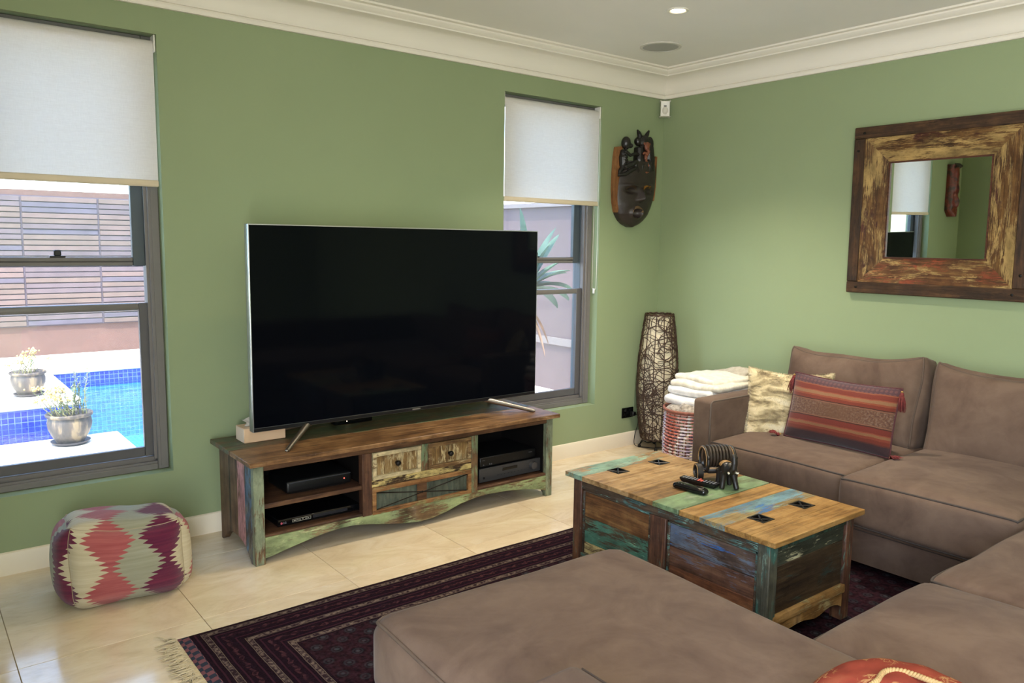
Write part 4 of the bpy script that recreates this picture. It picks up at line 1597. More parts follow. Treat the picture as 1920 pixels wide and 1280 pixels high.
# ------------------------------------------------------------------ carved things
def voxel(mb, size, smooth_it=0):
    """fuse overlapping shapes into one continuous carved body"""
    me = bpy.data.meshes.new('tmp')
    mb.bm.to_mesh(me)
    mb.bm.free()
    o = bpy.data.objects.new('tmp', me)
    C.objects.link(o)
    md = o.modifiers.new('r', 'REMESH')
    md.mode = 'VOXEL'
    md.voxel_size = size
    if smooth_it:
        m2 = o.modifiers.new('s', 'SMOOTH')
        m2.iterations = smooth_it
        m2.factor = .5
    bpy.context.view_layer.update()
    dg = bpy.context.evaluated_depsgraph_get()
    me2 = bpy.data.meshes.new_from_object(o.evaluated_get(dg))
    bpy.data.objects.remove(o)
    bpy.data.meshes.remove(me)
    bm = bmesh.new()
    bm.from_mesh(me2)
    bpy.data.meshes.remove(me2)
    return bm


M['ebony'] = plain('ebony_wood', '#2c2320', .42, var=.22, scale=20, bump=.2)
M['ebony2'] = plain('ebony_black', '#171412', .38, var=.2, scale=30)
M['orange_wood'] = R('orange_wood', 'z', ('#7a4a28', '#9c6840', '#b07c50'), [], 61, .45)
M['red_wood'] = plain('red_stained_wood', '#7a4630', .5, var=.2, scale=60)
mk = thing('carved_mask', 'dark carved wooden face mask with figures on top, in the room corner', 'mask', (-.31, 0, 1.545))


def mcx(z):
    return -.306 + .12 * (z - 1.80)


def mhw(z):
    pts = [(1.545, .012), (1.565, .072), (1.59, .112), (1.63, .148), (1.69, .177), (1.75, .192), (1.82, .196), (1.90, .190), (1.97, .168), (2.0, .155)]
    for (a, wa), (b, wb) in zip(pts, pts[1:]):
        if z <= b:
            k = (z - a) / (b - a)
            return wa + (wb - wa) * k
    return pts[-1][1]


def G(x, z, x0, z0, sx_, sz_):
    return math.exp(-((x - x0) / sx_) ** 2 - ((z - z0) / sz_) ** 2)


EL, ER = (-.395, 1.786), (-.232, 1.788)


def msurf(x, z):
    u = max(-1, min(1, (x - mcx(z)) / mhw(z)))
    kz = min(1, (z - 1.535) / .10) ** .5
    d = .020 + .076 * kz * (1 - u * u) ** .55
    for ex, ez in (EL, ER):
        d -= .028 * G(x, z, ex, ez, .034, .016)
        d += .012 * G(x, z, ex, ez - .002, .016, .007)
        d += .018 * G(x, z, ex, ez + .036, .046, .011)
        d += .005 * G(x, z, ex, ez - .026, .034, .009)
    for k in range(6):
        t_ = k / 5
        d += .015 * (1 + t_) * G(x, z, -.312 - .014 * t_, 1.790 - .062 * t_, .013 + .004 * t_, .014)
    d += .010 * G(x, z, -.348, 1.726, .010, .009) + .010 * G(x, z, -.306, 1.726, .010, .009)
    mx_, mz_ = -.345, 1.640
    rr = sqrt(((x - mx_) / .044) ** 2 + ((z - mz_) / .032) ** 2)
    d += .014 * math.exp(-((rr - 1.05) / .28) ** 2)
    d -= .040 * max(0, 1 - rr) ** .5 if rr < 1 else 0
    d += .006 * G(x, z, -.42, 1.69, .03, .03) + .006 * G(x, z, -.245, 1.69, .03, .03)
    return -d


bm = bmesh.new()
nu, nz = 64, 84
g = []
for j in range(nz + 1):
    z = 1.5455 + (1.985 - 1.5455) * j / nz
    row = []
    for i in range(nu + 1):
        u = sin((i / nu - .5) * pi)
        x = mcx(z) + mhw(z) * u
        row.append(bm.verts.new((x, msurf(x, z), z)))
    g.append(row)
for j in range(nz):
    for i in range(nu):
        bm.faces.new((g[j][i], g[j][i + 1], g[j + 1][i + 1], g[j + 1][i]))
ed = [e for e in bm.edges if e.is_boundary]
ex = bmesh.ops.extrude_edge_only(bm, edges=ed)
for v in [e for e in ex['geom'] if isinstance(e, bmesh.types.BMVert)]:
    v.co.y = -.002
face = obj('face', bm, M['ebony'], mk, 60)


def patch(name, fx, mat, off=.0025, n=14):
    """thin inlay that follows the carved surface; fx(a,b) -> (x,z)"""
    bm = bmesh.new()
    gg = [[None] * (n + 1) for _ in range(n + 1)]
    for j in range(n + 1):
        for i in range(n + 1):
            x, z = fx(i / n, j / n)
            gg[j][i] = bm.verts.new((x, msurf(x, z) - off, z))
    for j in range(n):
        for i in range(n):
            bm.faces.new((gg[j][i], gg[j][i + 1], gg[j + 1][i + 1], gg[j + 1][i]))
    bmesh.ops.solidify(bm, geom=bm.faces[:], thickness=.003)
    return obj(name, bm, mat, face, 60)


patch('upper_lip', lambda a, b: (-.345 + (.050 - .012 * b) * cos(pi * (1 - a)), 1.640 + (.024 + .020 * b) * sin(pi * a) ** .7 + .004), plain('tan_lip', '#8d7456', .5, var=.15), .003)
patch('eyelid', lambda a, b: (EL[0] + (.036 + .006 * b) * cos(pi * (1 - a)), EL[1] + .004 + (.018 + .012 * b) * sin(pi * a)), plain('lid_brown', '#5e4a38', .45, var=.15), .002)
patch('eyelid', lambda a, b: (ER[0] + (.034 + .006 * b) * cos(pi * (1 - a)), ER[1] + .004 + (.018 + .012 * b) * sin(pi * a)), plain('lid_brown2', '#5e4a38', .45, var=.15), .002)
tag(patch('brow_inlay', lambda a, b: (-.292 + .060 * a, 1.822 - .030 * (1 - a) * (1 - b) + .012 * sin(a * pi) - .016 * b * a), plain('ochre_inlay', '#a9772f', .5, var=.15), .005), 'ochre painted frown patch')
for out, inn in (([(-.491, 2.072), (-.503, 2.0), (-.509, 1.90), (-.511, 1.79), (-.503, 1.71), (-.486, 1.645)], [(-.450, 2.078), (-.456, 2.0), (-.458, 1.92), (-.452, 1.79), (-.462, 1.71), (-.480, 1.640)]),
                 ([(-.108, 2.035), (-.112, 1.93), (-.113, 1.83), (-.124, 1.735)], [(-.126, 2.035), (-.140, 1.93), (-.146, 1.83), (-.134, 1.73)])):
    mb = MB()
    for i in range(len(out) - 1):
        mb.prism([out[i], inn[i], inn[i + 1], out[i + 1]], 'y', -.047, -.004)
    bmesh.ops.remove_doubles(mb.bm, verts=mb.bm.verts[:], dist=1e-5)
    obj('side_flange', mb, M['orange_wood'], mk, 30)
# crouching figure and horned figure carved above the face
mb = MB()
Y = -.060
mb.ball((-.435, Y, 2.098), (.034, .032, .044)).ball((-.405, Y - .012, 2.082), (.020, .020, .016))
mb.tube([(-.452, Y + .01, 2.05), (-.462, Y, 2.00), (-.458, Y, 1.955), (-.44, Y, 1.93)], [.020, .030, .026, .022], 10)
mb.tube([(-.452, Y - .01, 2.045), (-.41, Y - .02, 2.018), (-.36, Y - .02, 2.035), (-.325, Y - .01, 2.03)], [.014, .012, .011, .012], 8)
mb.tube([(-.448, Y - .01, 1.94), (-.40, Y - .03, 1.962), (-.355, Y - .03, 1.985)], [.020, .017, .013], 8)
mb.tube([(-.355, Y - .03, 1.985), (-.365, Y - .03, 1.95), (-.335, Y - .025, 1.915)], [.013, .011, .014], 8)
mb.tube([(-.46, Y, 1.94), (-.485, Y, 1.91), (-.50, Y, 1.885), (-.455, Y - .02, 1.892), (-.40, Y - .03, 1.925), (-.37, Y - .03, 1.935)], [.018, .015, .013, .014, .015, .012], 8)
for k in range(5):
    z = 2.03 - k * .016
    mb.tube([(-.486 + .002 * k, Y - .005, z), (-.464, Y - .032, z - .006), (-.435, Y - .022, z - .012)], .0045, 6)
obj('crouching_figure', voxel(mb, .0035, 1), M['ebony2'], mk, 180)
mb = MB()
mb.ball((-.262, Y, 2.118), (.052, .036, .046)).ball((-.196, Y + .01, 2.112), (.030, .030, .050)).ball((-.312, Y + .01, 2.12), (.026, .026, .03))
mb.tube([(-.30, Y, 2.15), (-.315, Y, 2.175), (-.338, Y - .008, 2.192)], [.018, .015, .006], 8)
mb.tube([(-.245, Y, 2.15), (-.232, Y, 2.175), (-.222, Y - .008, 2.200)], [.018, .014, .006], 8)
mb.tube([(-.205, Y + .015, 2.09), (-.195, Y + .015, 2.0), (-.200, Y + .015, 1.93)], [.040, .045, .045], 12)
mb.tube([(-.285, Y + .02, 2.08), (-.29, Y + .015, 2.0), (-.285, Y + .01, 1.93)], [.036, .040, .036], 12)
mb.tube([(-.27, Y - .015, 1.995), (-.30, Y - .03, 1.955), (-.305, Y - .025, 1.925)], [.014, .012, .012], 8)
mb.tube([(-.24, Y - .015, 1.995), (-.225, Y - .03, 1.955), (-.222, Y - .02, 1.92)], [.014, .012, .012], 8)
obj('horned_figure', voxel(mb, .0035, 1), M['ebony2'], mk, 180)
mb = MB()
Yf = Y - .030
mb.ball((-.262, Yf, 2.088), (.024, .014, .032)).ball((-.288, Yf, 2.105), (.008, .008, .010)).ball((-.240, Yf, 2.105), (.008, .008, .010))
mb.tube([(-.27, Yf - .006, 2.07), (-.255, Yf - .010, 2.055), (-.262, Yf - .004, 2.035), (-.285, Yf, 2.045), (-.30, Yf, 2.035)], [.012, .012, .014, .010, .008], 8)
mb.tube([(-.262, Yf + .008, 2.03), (-.262, Yf + .01, 2.0), (-.285, Yf, 1.955)], [.014, .011, .008], 8)
mb.tube([(-.262, Yf + .01, 2.0), (-.240, Yf, 1.955)], [.011, .008], 8)
mb.tube([(-.315, Yf + .01, 1.922), (-.265, Yf, 1.914), (-.215, Yf + .01, 1.922)], [.008, .009, .008], 8)
tag(obj('painted_face', voxel(mb, .003, 1), M['red_wood'], mk, 180), 'red stained carved demon face')

# second mask, seen only in the mirror
mk2 = thing('carved_mask', 'long red carved mask seen in the mirror, on the far green wall', 'mask', (-4.57, 0, 1.64))
bm = bmesh.new()
g = []
nu, nz = 36, 80
for j in range(nz + 1):
    tz = j / nz
    z = 1.64 + .54 * tz
    hw = .100 * (min(1, tz / .18 + .35)) * (1 - .12 * tz)
    row = []
    for i in range(nu + 1):
        u = sin((i / nu - .5) * pi)
        x = -4.57 + hw * u
        d = .03 + .05 * (1 - u * u) ** .6
        d += .020 * noise.noise((u * 2.2, z * 14, 1.5)) * (1 - u * u)
        d += .03 * G(u, z, 0, 1.80, .22, .05) - .02 * G(u, z, .42, 1.86, .2, .025) - .02 * G(u, z, -.42, 1.86, .2, .025) - .02 * G(u, z, 0, 1.71, .4, .02)
        row.append(bm.verts.new((x, -d, z)))
    g.append(row)
for j in range(nz):
    for i in range(nu):
        bm.faces.new((g[j][i], g[j][i + 1], g[j + 1][i + 1], g[j + 1][i]))
ex = bmesh.ops.extrude_edge_only(bm, edges=[e for e in bm.edges if e.is_boundary])
for v in [e for e in ex['geom'] if isinstance(e, bmesh.types.BMVert)]:
    v.co.y = -.002
t = NT('red_mask_paint')
obj('face', bm, t.done(t.ramp(t.noise(t.coord(), 16, 4), [(.4, '#3a1c16'), (.55, '#7a2c22'), (.7, '#4a2a1c')]), .35), mk2, 60)
mb = MB()
for k in range(5):
    mb.tube([(-4.62 + .025 * k, -.05, 2.14), (-4.62 + .025 * k, -.09, 2.165), (-4.615 + .025 * k, -.06, 2.19)], [.012, .012, .008], 8)
obj('carved_crest', voxel(mb, .004, 1), M['ebony'], mk2, 180)

# ------------------------------------------------------------------ wicker floor lamp
LX, LY = -.165, -.170
lp_ = thing('floor_lamp', 'tall barrel shaped wicker floor lamp standing in the room corner', 'floor lamp', (LX, LY, 0))


def lr(z):
    t_ = (z - .07) / .885
    return .094 + .044 * sin(pi * min(1, max(0, t_ * .98 + .02)) ** .92)


lin_m = NT('lamp_lining')
lin_m.bump(lin_m.noise(lin_m.coord('Object', (0, 0, 0), (1, 1, 1)), 60, 3), .3, .004)
prof = [(lr(.08 + .86 * k / 24) - .008, .08 + .86 * k / 24) for k in range(25)]
mb = MB().lathe([(.0001, .08)] + prof, (LX, LY, 0), 40, cap=False)
obj('lining', mb, lin_m.done('#ddd0b2', .85, spec=.2), lp_, 60)
M['wicker'] = plain('dark_wicker', '#3f2a1c', .6, var=.3, scale=90)
mb = MB()
r_ = random.Random(21)
for k in range(12):
    a0 = 2 * pi * k / 12
    mb.tube([(LX + (lr(z) + .001) * cos(a0), LY + (lr(z) + .001) * sin(a0), z) for z in [.072 + .885 * i / 16 for i in range(17)]], .0034, 5)
obj('frame_rib', mb, M['wicker'], lp_, 180)
mb = MB()
for k in range(250):
    a, z = r_.uniform(0, 2 * pi), r_.uniform(.08, .94)
    th_ = r_.uniform(0, 2 * pi)
    curv = r_.choice((-1, 1)) * r_.uniform(2, 22)
    pts = []
    for s in range(26):
        rr = lr(z) + .003 + .004 * r_.random()
        pts.append((LX + rr * cos(a), LY + rr * sin(a), z))
        st_ = .016
        a += st_ * cos(th_) / rr
        z += st_ * sin(th_)
        th_ += curv * st_ + r_.gauss(0, .08)
        if z > .945 or z < .078:
            z = min(.945, max(.078, z))
            th_ = -th_
    mb.tube(pts, .0024, 4)
for zz in (.075, .952, .946, .50):
    mb.tube([(LX + (lr(zz) + .003) * cos(2 * pi * i / 40), LY + (lr(zz) + .003) * sin(2 * pi * i / 40), zz + .004 * sin(i * 2.3)) for i in range(40)], .004, 5, closed=True)
tag(obj('wicker_weave', mb, M['wicker'], lp_, 180), 'tangled dark wicker strands', kind='stuff')
mb = MB()
mb.tube([(LX + .085 * cos(2 * pi * i / 32), LY + .085 * sin(2 * pi * i / 32), .066) for i in range(32)], .0035, 6, closed=True)
for k in range(4):
    a = pi / 4 + k * pi / 2
    ca, sa = cos(a), sin(a)
    mb.tube([(LX, LY, .05), (LX + .05 * ca, LY + .05 * sa, .035), (LX + .085 * ca, LY + .085 * sa, .05), (LX + .11 * ca, LY + .11 * sa, .018)], .0035, 6)
    mb.tube([(LX + .085 * ca, LY + .085 * sa, .066), (LX + .10 * ca, LY + .10 * sa, .04), (LX + .11 * ca, LY + .11 * sa, .018)], .003, 6)
obj('wire_base', mb, M['metal_dark'], lp_, 180)
for k in range(4):
    a = pi / 4 + k * pi / 2
    obj('ball_foot', MB().ball((LX + .11 * cos(a), LY + .11 * sin(a), .0125), .0125, 12, 8), M['metal_dark'], lp_, 180)
plug = Vector((-.248, -.030, .230))
mb = MB().box(-.266, -.232, -.045, -.010, .218, .246, .004)
obj('plug', mb, M['black'], lp_)
cord = [(-.238, -.040, .228), (-.222, -.052, .220), (-.218, -.05, .16), (-.235, -.04, .08), (-.250, -.05, .02), (-.245, -.08, .005), (-.21, -.14, .004), (-.16, -.22, .004), (-.10, -.32, .004), (-.03, -.33, .004), (-.025, -.27, .004), (-.08, -.22, .004), (LX, LY, .004)]


def spline(pts, n=8):
    out = []
    P_ = [Vector(p) for p in pts]
    for i in range(len(P_) - 1):
        p0, p1, p2, p3 = P_[max(0, i - 1)], P_[i], P_[i + 1], P_[min(len(P_) - 1, i + 2)]
        for k in range(n):
            t_ = k / n
            out.append(.5 * ((2 * p1) + (-p0 + p2) * t_ + (2 * p0 - 5 * p1 + 4 * p2 - p3) * t_ ** 2 + (-p0 + 3 * p1 - 3 * p2 + p3) * t_ ** 3))
    out.append(P_[-1])
    return out


obj('cord', MB().tube(spline(cord), .0028, 6), M['black'], lp_, 180)

# ------------------------------------------------------------------ basket and blankets behind the sofa arm
BKX, BKY, BRX, BRY = -.60, -.985, .345, .215
bk = thing('woven_basket', 'oval basket of red and white woven strands behind the sofa arm', 'basket', (BKX, BKY, 0))
tt = NT('basket_strand')
n1 = tt.noise(tt.coord('Object', (0, 0, 0), (5, 5, 3)), 1.4, 2)
bm_col = tt.ramp(n1, [(.42, '#c9705c'), (.50, '#d9968a'), (.55, '#ece3e0'), (.64, '#c7a7c4'), (.72, '#ece3e0')])
mat_str = tt.done(bm_col, .6)
mb = MB()
nr = 27
for k in range(nr):
    z = .012 + .475 * k / (nr - 1)
    sc = .86 + .14 * sin(pi * (.25 + .4 * z / .49))
    pts = []
    for i in range(72):
        a = 2 * pi * i / 72
        wv = 1 + .012 * (1 if (i + k) % 2 else -1)
        pts.append((BKX + BRX * sc * wv * cos(a), BKY + BRY * sc * wv * sin(a), z))
    mb.tube(pts, .0055, 5, closed=True)
tag(obj('woven_strands', mb, mat_str, bk, 180), 'red, white and lilac woven strands', kind='stuff')
mb = MB()
for i in range(36):
    a = 2 * pi * i / 36
    mb.tube([(BKX + BRX * .995 * (.86 + .14 * sin(pi * (.25 + .4 * z / .49))) * cos(a), BKY + BRY * .995 * (.86 + .14 * sin(pi * (.25 + .4 * z / .49))) * sin(a), z) for z in (.006, .12, .25, .37, .492)], .004, 4)
obj('stake', mb, plain('basket_stake', '#8a4a3a', .7, var=.2), bk, 180)
mb = MB()
for dz, rr in ((0, 1.0), (.006, 1.012)):
    mb.tube([(BKX + BRX * rr * cos(2 * pi * i / 64), BKY + BRY * rr * sin(2 * pi * i / 64), .495 + dz) for i in range(64)], .008, 6, closed=True)
obj('rim', mb, plain('basket_rim', '#8c5544', .7, var=.3, scale=60), bk, 180)
mb = MB().lathe([(.0001, .004), (.86, .004)], (0, 0, 0), 40, cap=False)
mb.bm.transform(Matrix.Translation((BKX, BKY, 0)) @ Matrix.Diagonal((BRX, BRY, 1, 1)))
obj('bottom', mb, M['inside'], bk)


def cloth_mat(name, a, b, sc=30):
    t = NT(name)
    n1 = t.noise(t.coord('Object', (0, 0, 0), (1, 1, 1)), sc, 4, .6)
    t.bump(t.noise(t.coord('Object', (2, 0, 0), (1, 1, 1)), sc * 5, 3), .5, .004)
    t.b.inputs['Sheen Weight'].default_value = .3
    return t.done(t.ramp(n1, [(.35, a), (.65, b)]), .95, spec=.1)


def folded(name, label, layers, mat, base, group=None):
    root = thing(name, label, 'blanket', base)
    for i, (loc, h, rz, ry, sd) in enumerate(layers):
        def rum(v, p, sd=sd):
            v.z += .010 * noise.noise((v.x * 7 + sd, v.y * 7, sd)) + .006 * noise.noise((v.x * 22 + sd, v.y * 10, sd))
            v.y += .015 * noise.noise((v.x * 6, sd, v.z * 8))
            v.x += .02 * noise.noise((sd, v.y * 6, v.z * 9))
            return v
        T = Tm(loc, 0, ry, rz)
        f = cushion_map(h, min(h) * .95, (.006, 0), .004, rum, .006, sd)
        obj('fold', cushion_bm(f, T, 16), mat, root, 180)
    return root


folded('grey_throw', 'grey shaggy throw bundled in the top of the woven basket', [((-.63, -.985, .475), (.26, .15, .05), .1, 0, 1.3), ((-.70, -1.02, .505), (.17, .12, .035), .4, .05, 2.2)], cloth_mat('grey_throw', '#7d7468', '#b5ab9c', 60), (-.63, -.985, .45))
folded('white_blanket', 'white folded blanket on the basket, under the cream one', [((-.565, -1.0, .548), (.30, .165, .026), .02, -.02, 3.1), ((-.545, -.99, .592), (.285, .16, .024), -.04, .02, 4.2)], cloth_mat('white_blanket', '#d6d3cf', '#ebe8e3'), (-.565, -1.0, .52))
cb = folded('cream_blanket', 'cream fleece blanket topping the pile behind the sofa arm', [((-.52, -.995, .632), (.30, .165, .020), .05, .01, 5.1), ((-.50, -.985, .658), (.275, .15, .018), -.03, .03, 6.4)], cloth_mat('cream_blanket', '#d3c9b4', '#e6dfcf'), (-.52, -.99, .61))
mb = MB()
bm = mb.bm
g = []
for j in range(15):
    row = []
    for i in range(21):
        u, v = i / 20, j / 14
        x = -.62 + .44 * u
        y = -1.12 + .25 * v
        pk = math.exp(-((u - .45) / .12) ** 2 - ((v - .35) / .5) ** 2)
        z = .672 + .052 * pk * (1 - .3 * v) + .008 * noise.noise((u * 9, v * 6, 3)) - .03 * max(0, u - .7) * 2
        row.append(bm.verts.new((x, y, z)))
    g.append(row)
for j in range(14):
    for i in range(20):
        bm.faces.new((g[j][i], g[j][i + 1], g[j + 1][i + 1], g[j + 1][i]))
bmesh.ops.solidify(bm, geom=bm.faces[:], thickness=.010)
obj('fold', mb, bpy.data.materials['cream_blanket'], cb, 180)

# ------------------------------------------------------------------ on the coffee table
TT = .4502
ERZ = math.atan2(-.55, .835)
ec = thing('elephant_cart', 'black carved elephant pulling a two wheeled coaster cart', 'ornament', (-1.675, -1.845, TT), ERZ)
M['el_black'] = plain('lacquer_black', '#17120f', .42, var=.2, scale=60)
M['el_tan'] = plain('carved_tan', '#8a6a40', .5, var=.25, scale=60)


ECS = [1.0]


def lobj(name, mb, mat, par, smooth=60):
    bm_ = mb.bm if isinstance(mb, MB) else mb
    if ECS[0] != 1.0:
        bm_.transform(Matrix.Scale(ECS[0], 4))
    return obj(name, mb, mat, par, smooth, world=False)


ECS[0] = 1.17
EL_UP = Matrix.Translation((0, -.084, 0)) @ Matrix.Scale(1.02, 4) @ Matrix.Translation((0, .084, 0))
mb = MB()
ey = -.084
mb.ball((0, ey + .004, .066), (.024, .036, .024), 16, 12)
mb.ball((0, ey - .036, .074), (.019, .020, .022), 14, 10)
for x, y, x2, y2 in ((-.014, ey + .022, -.020, ey + .026), (.016, ey + .022, .022, ey + .024), (-.015, ey - .016, -.022, ey - .022), (.016, ey - .018, .026, ey - .034)):
    mb.tube([(x, y, .058), ((x + x2) / 2, (y + y2) / 2, .028), (x2, y2, .002)], [.014, .0098, .0090], 10)
mb.tube([(0, ey - .048, .072), (.002, ey - .060, .082), (.003, ey - .060, .100), (.004, ey - .054, .122)], [.013, .011, .0095, .0075], 10)
mb.ball((.004, ey - .052, .124), (.009, .006, .006))
for s in (-1, 1):
    mb.ball((s * .019, ey - .024, .072), (.006, .016, .020), 12, 8)
mb.tube([(0, ey + .038, .066), (0, ey + .046, .05), (0, ey + .046, .03)], [.004, .003, .003], 6)
mb.bm.transform(EL_UP)
el = lobj('elephant', voxel(mb, .0022, 1), M['el_black'], ec, 180)
for s in (-1, 1):
    mb = MB().tube([(s * .012, ey - .050, .066), (s * .015, ey - .062, .066), (s * .016, ey - .071, .071)], [.0036, .003, .0012], 8)
    mb.bm.transform(EL_UP)
    lobj('tusk', mb, plain('ivory', '#e6dfcb', .4, var=.03), el, 180)
mb = MB()
bmm = mb.bm
g = []
for j in range(9):
    row = []
    for i in range(13):
        a = -1.15 + 2.3 * i / 12
        yy = ey + .028 - .032 * j / 8
        k = sqrt(max(0, 1 - ((yy - ey - .004) / .036) ** 2))
        row.append(bmm.verts.new((.0262 * k * sin(a), yy, .066 + .0265 * k * cos(a))))
    g.append(row)
for j in range(8):
    for i in range(12):
        bmm.faces.new((g[j][i], g[j][i + 1], g[j + 1][i + 1], g[j + 1][i]))
bmesh.ops.recalc_face_normals(bmm, faces=bmm.faces[:])
bmesh.ops.solidify(bmm, geom=bmm.faces[:], thickness=.002)
mb.bm.transform(EL_UP)
tag(lobj('saddle_cloth', mb, M['el_tan'], el, 180), 'tan carved saddle cloth')
mb = MB().box(-.052, .046, -.034, .036, .036, .044, .002)
mb.box(-.052, .046, -.040, -.032, .036, .060, .003).box(-.052, .046, .034, .042, .036, .060, .003)
lobj('cart_bed', mb, M['el_black'], ec)
mb = MB().box(-.050, .044, -.0415, -.0395, .052, .058, .0008)
lobj('bed_rail', mb, M['el_tan'], ec)
for x in (-.054, .046):
    mb = MB()
    mb.tube([(x, .046 * cos(a), .078 + .044 * sin(a)) for a in [radians(-35 + 250 * i / 20) for i in range(21)]], .0055, 8)
    for s in (-1, 1):
        mb.tube([(x, s * .042, .050), (x, s * .052, .072), (x, s * .050, .092)], [.007, .006, .005], 8)
        mb.ball((x, s * .050, .096), .0065)
    e_ = lobj('end_holder', voxel(mb, .0025, 1), M['el_black'], ec, 180)
    lobj('rim_inlay', MB().tube([(x - .0045, .046 * cos(a), .078 + .044 * sin(a)) for a in [radians(-20 + 220 * i / 20) for i in range(21)]], .0022, 6), M['el_tan'], e_, 180)
lobj('axle', MB().tube([(-.085, 0, .031), (.06, 0, .031)], .004, 8), M['el_black'], ec)
lobj('shaft', MB().tube([(0, -.030, .04), (0, -.06, .052)], .004, 8), M['el_black'], ec)
for s in (-1, 1):
    wx = .072 if s < 0 else .052
    c_ = (s * wx, 0, .031)
    mb = MB().lathe([(.020, -.010), (.031, -.010), (.031, .010), (.024, .010), (.022, .003), (.008, .003), (.007, .008), (.0001, .009)], c_, 28, (s, 0, 0))
    wv = lobj('wheel', mb, M['el_black'], ec, 40)
    lobj('tyre_edge', MB().tube([(s * (wx + .0105), .0275 * cos(2 * pi * i / 28), .031 + .0275 * sin(2 * pi * i / 28)) for i in range(28)], .0016, 5, closed=True), M['el_tan'], wv, 180)
first = None
for k in range(7):
    x = (-.040 + .0118 * k) * 1.17
    p = Matrix.Translation((-1.675, -1.845, TT)) @ Matrix.Rotation(ERZ, 4, 'Z') @ Vector((x, 0, .0530))
    if first is None:
        mb = MB().lathe([(.0001, -.0035), (.042, -.0035), (.047, -.0048), (.049, -.0025), (.049, .0025), (.047, .0048), (.042, .0035), (.0001, .0035)], (0, 0, .049), 32, (1, 0, 0), cap=False)
        first = obj('coaster', mb, plain('coaster_wood', '#2c2118', .4, var=.25, scale=40), None, 40)
        o = first
    else:
        o = first.copy()
        C.objects.link(o)
    o.location = p
    o.rotation_euler = (0, 0, ERZ)
    tag(o, 'round dark wooden coaster standing in the elephant cart', 'coaster', 'coasters stacked in the elephant cart')

ECS[0] = 1.0
rb = plain('rubber_buttons', '#4b4b4e', .5)
r1 = thing('remote_control', 'glossy rounded black remote control nearest the table edge', 'remote', (-1.886, -1.875, TT), radians(4))
def slim(v, p):
    v.x *= 1 - .25 * max(0, -p[1]) ** 3
    return v


f = cushion_map((.023, .076, .0105), .0100, (.004, 0), 0, slim)
bm = cushion_bm(f, Tm((0, 0, .0112)), 12)
lobj('case', bm, plain('remote_gloss', '#0b0b0d', .08, var=.05), r1, 180)
mb = MB()
for j in range(6):
    for i in range(3):
        mb.ball(((i - 1) * .011, .05 - j * .014, .0240 - .0006 * abs(j - 2)), (.0035, .004, .0018), 8, 5)
tag(lobj('button_pad', mb, rb, r1, 180), kind='stuff')
lobj('nav_ring', MB().tube([(.012 * cos(2 * pi * i / 20), -.046 + .012 * sin(2 * pi * i / 20), .0232) for i in range(20)], .0016, 5, closed=True), M['chrome'], r1, 180)
r2 = thing('remote_control', 'black remote with red buttons lying beside the elephant ornament', 'remote', (-1.790, -1.842, TT), radians(11))
mb = MB()
bmesh.ops.create_cube(mb.bm, size=1)
for v in mb.bm.verts:
    top = v.co.z > 0
    v.co = Vector((v.co.x * (.044 if top else .032), v.co.y * (.172 if top else .150), .0205 if top else .0005))
bmesh.ops.bevel(mb.bm, geom=mb.bm.edges[:], offset=.004, segments=2, affect='EDGES')
lobj('case', mb, M['black'], r2)
mb = MB()
for j in range(11):
    for i in range(3):
        if j in (5, 6):
            continue
        mb.box((i - 1) * .012 - .0038, (i - 1) * .012 + .0038, .068 - j * .0135 - .003, .068 - j * .0135 + .003, .0203, .0222, .0008)
tag(lobj('button_pad', mb, plain('grey_buttons', '#77777a', .5), r2), kind='stuff')
for j in (5, 6):
    for i in range(3):
        x, y = (i - 1) * .012, .068 - j * .0135
        lobj('red_button', MB().box(x - .0045, x + .0045, y - .0045, y + .0045, .0203, .0226, .001), plain('red_buttons', '#c4523e', .5), r2) if i < 2 or j == 5 else None

# ------------------------------------------------------------------ outside: pool court
M['stone'] = plain('pale_limestone', '#d9d0c0', .7, var=.10, scale=6, bump=.1)
M['rust_wall'] = plain('rust_render', '#5d443b', .85, var=.08, scale=8)
M['mauve'] = plain('mauve_render', '#665655', .85, var=.06, scale=7, bump=.1)
M['mauve_pale'] = plain('pale_render_band', '#7f7570', .85, var=.04)


def mosaic(name, c1, c2, grout, sc):
    t = NT(name)
    t.tc = t.n('ShaderNodeTexCoord')
    s_ = t.n('ShaderNodeSeparateXYZ')
    t.ln(t.tc.outputs['Object'], s_.inputs[0])
    cmb = t.n('ShaderNodeCombineXYZ')
    t.val(cmb.inputs[0], t.math('ADD', s_.outputs[0], t.math('MULTIPLY', s_.outputs[1], .0)))
    t.val(cmb.inputs[1], t.math('ADD', s_.outputs[2], s_.outputs[1]))
    col = brick_tex(t, cmb.outputs[0], c1, c2, grout, 1.0, sc, sc, sc * .06)
    return t.done(col, .25)


M['mosaic'] = mosaic('pool_mosaic', '#1b2a86', '#2641a2', '#6478bd', .052)
M['pool_floor'] = mosaic('pool_floor_mosaic', '#2f84b0', '#3e98bd', '#6cb4c8', .052)
M['spa_floor'] = mosaic('spa_floor_mosaic', '#1c3596', '#2442ab', '#5d76c6', .06)


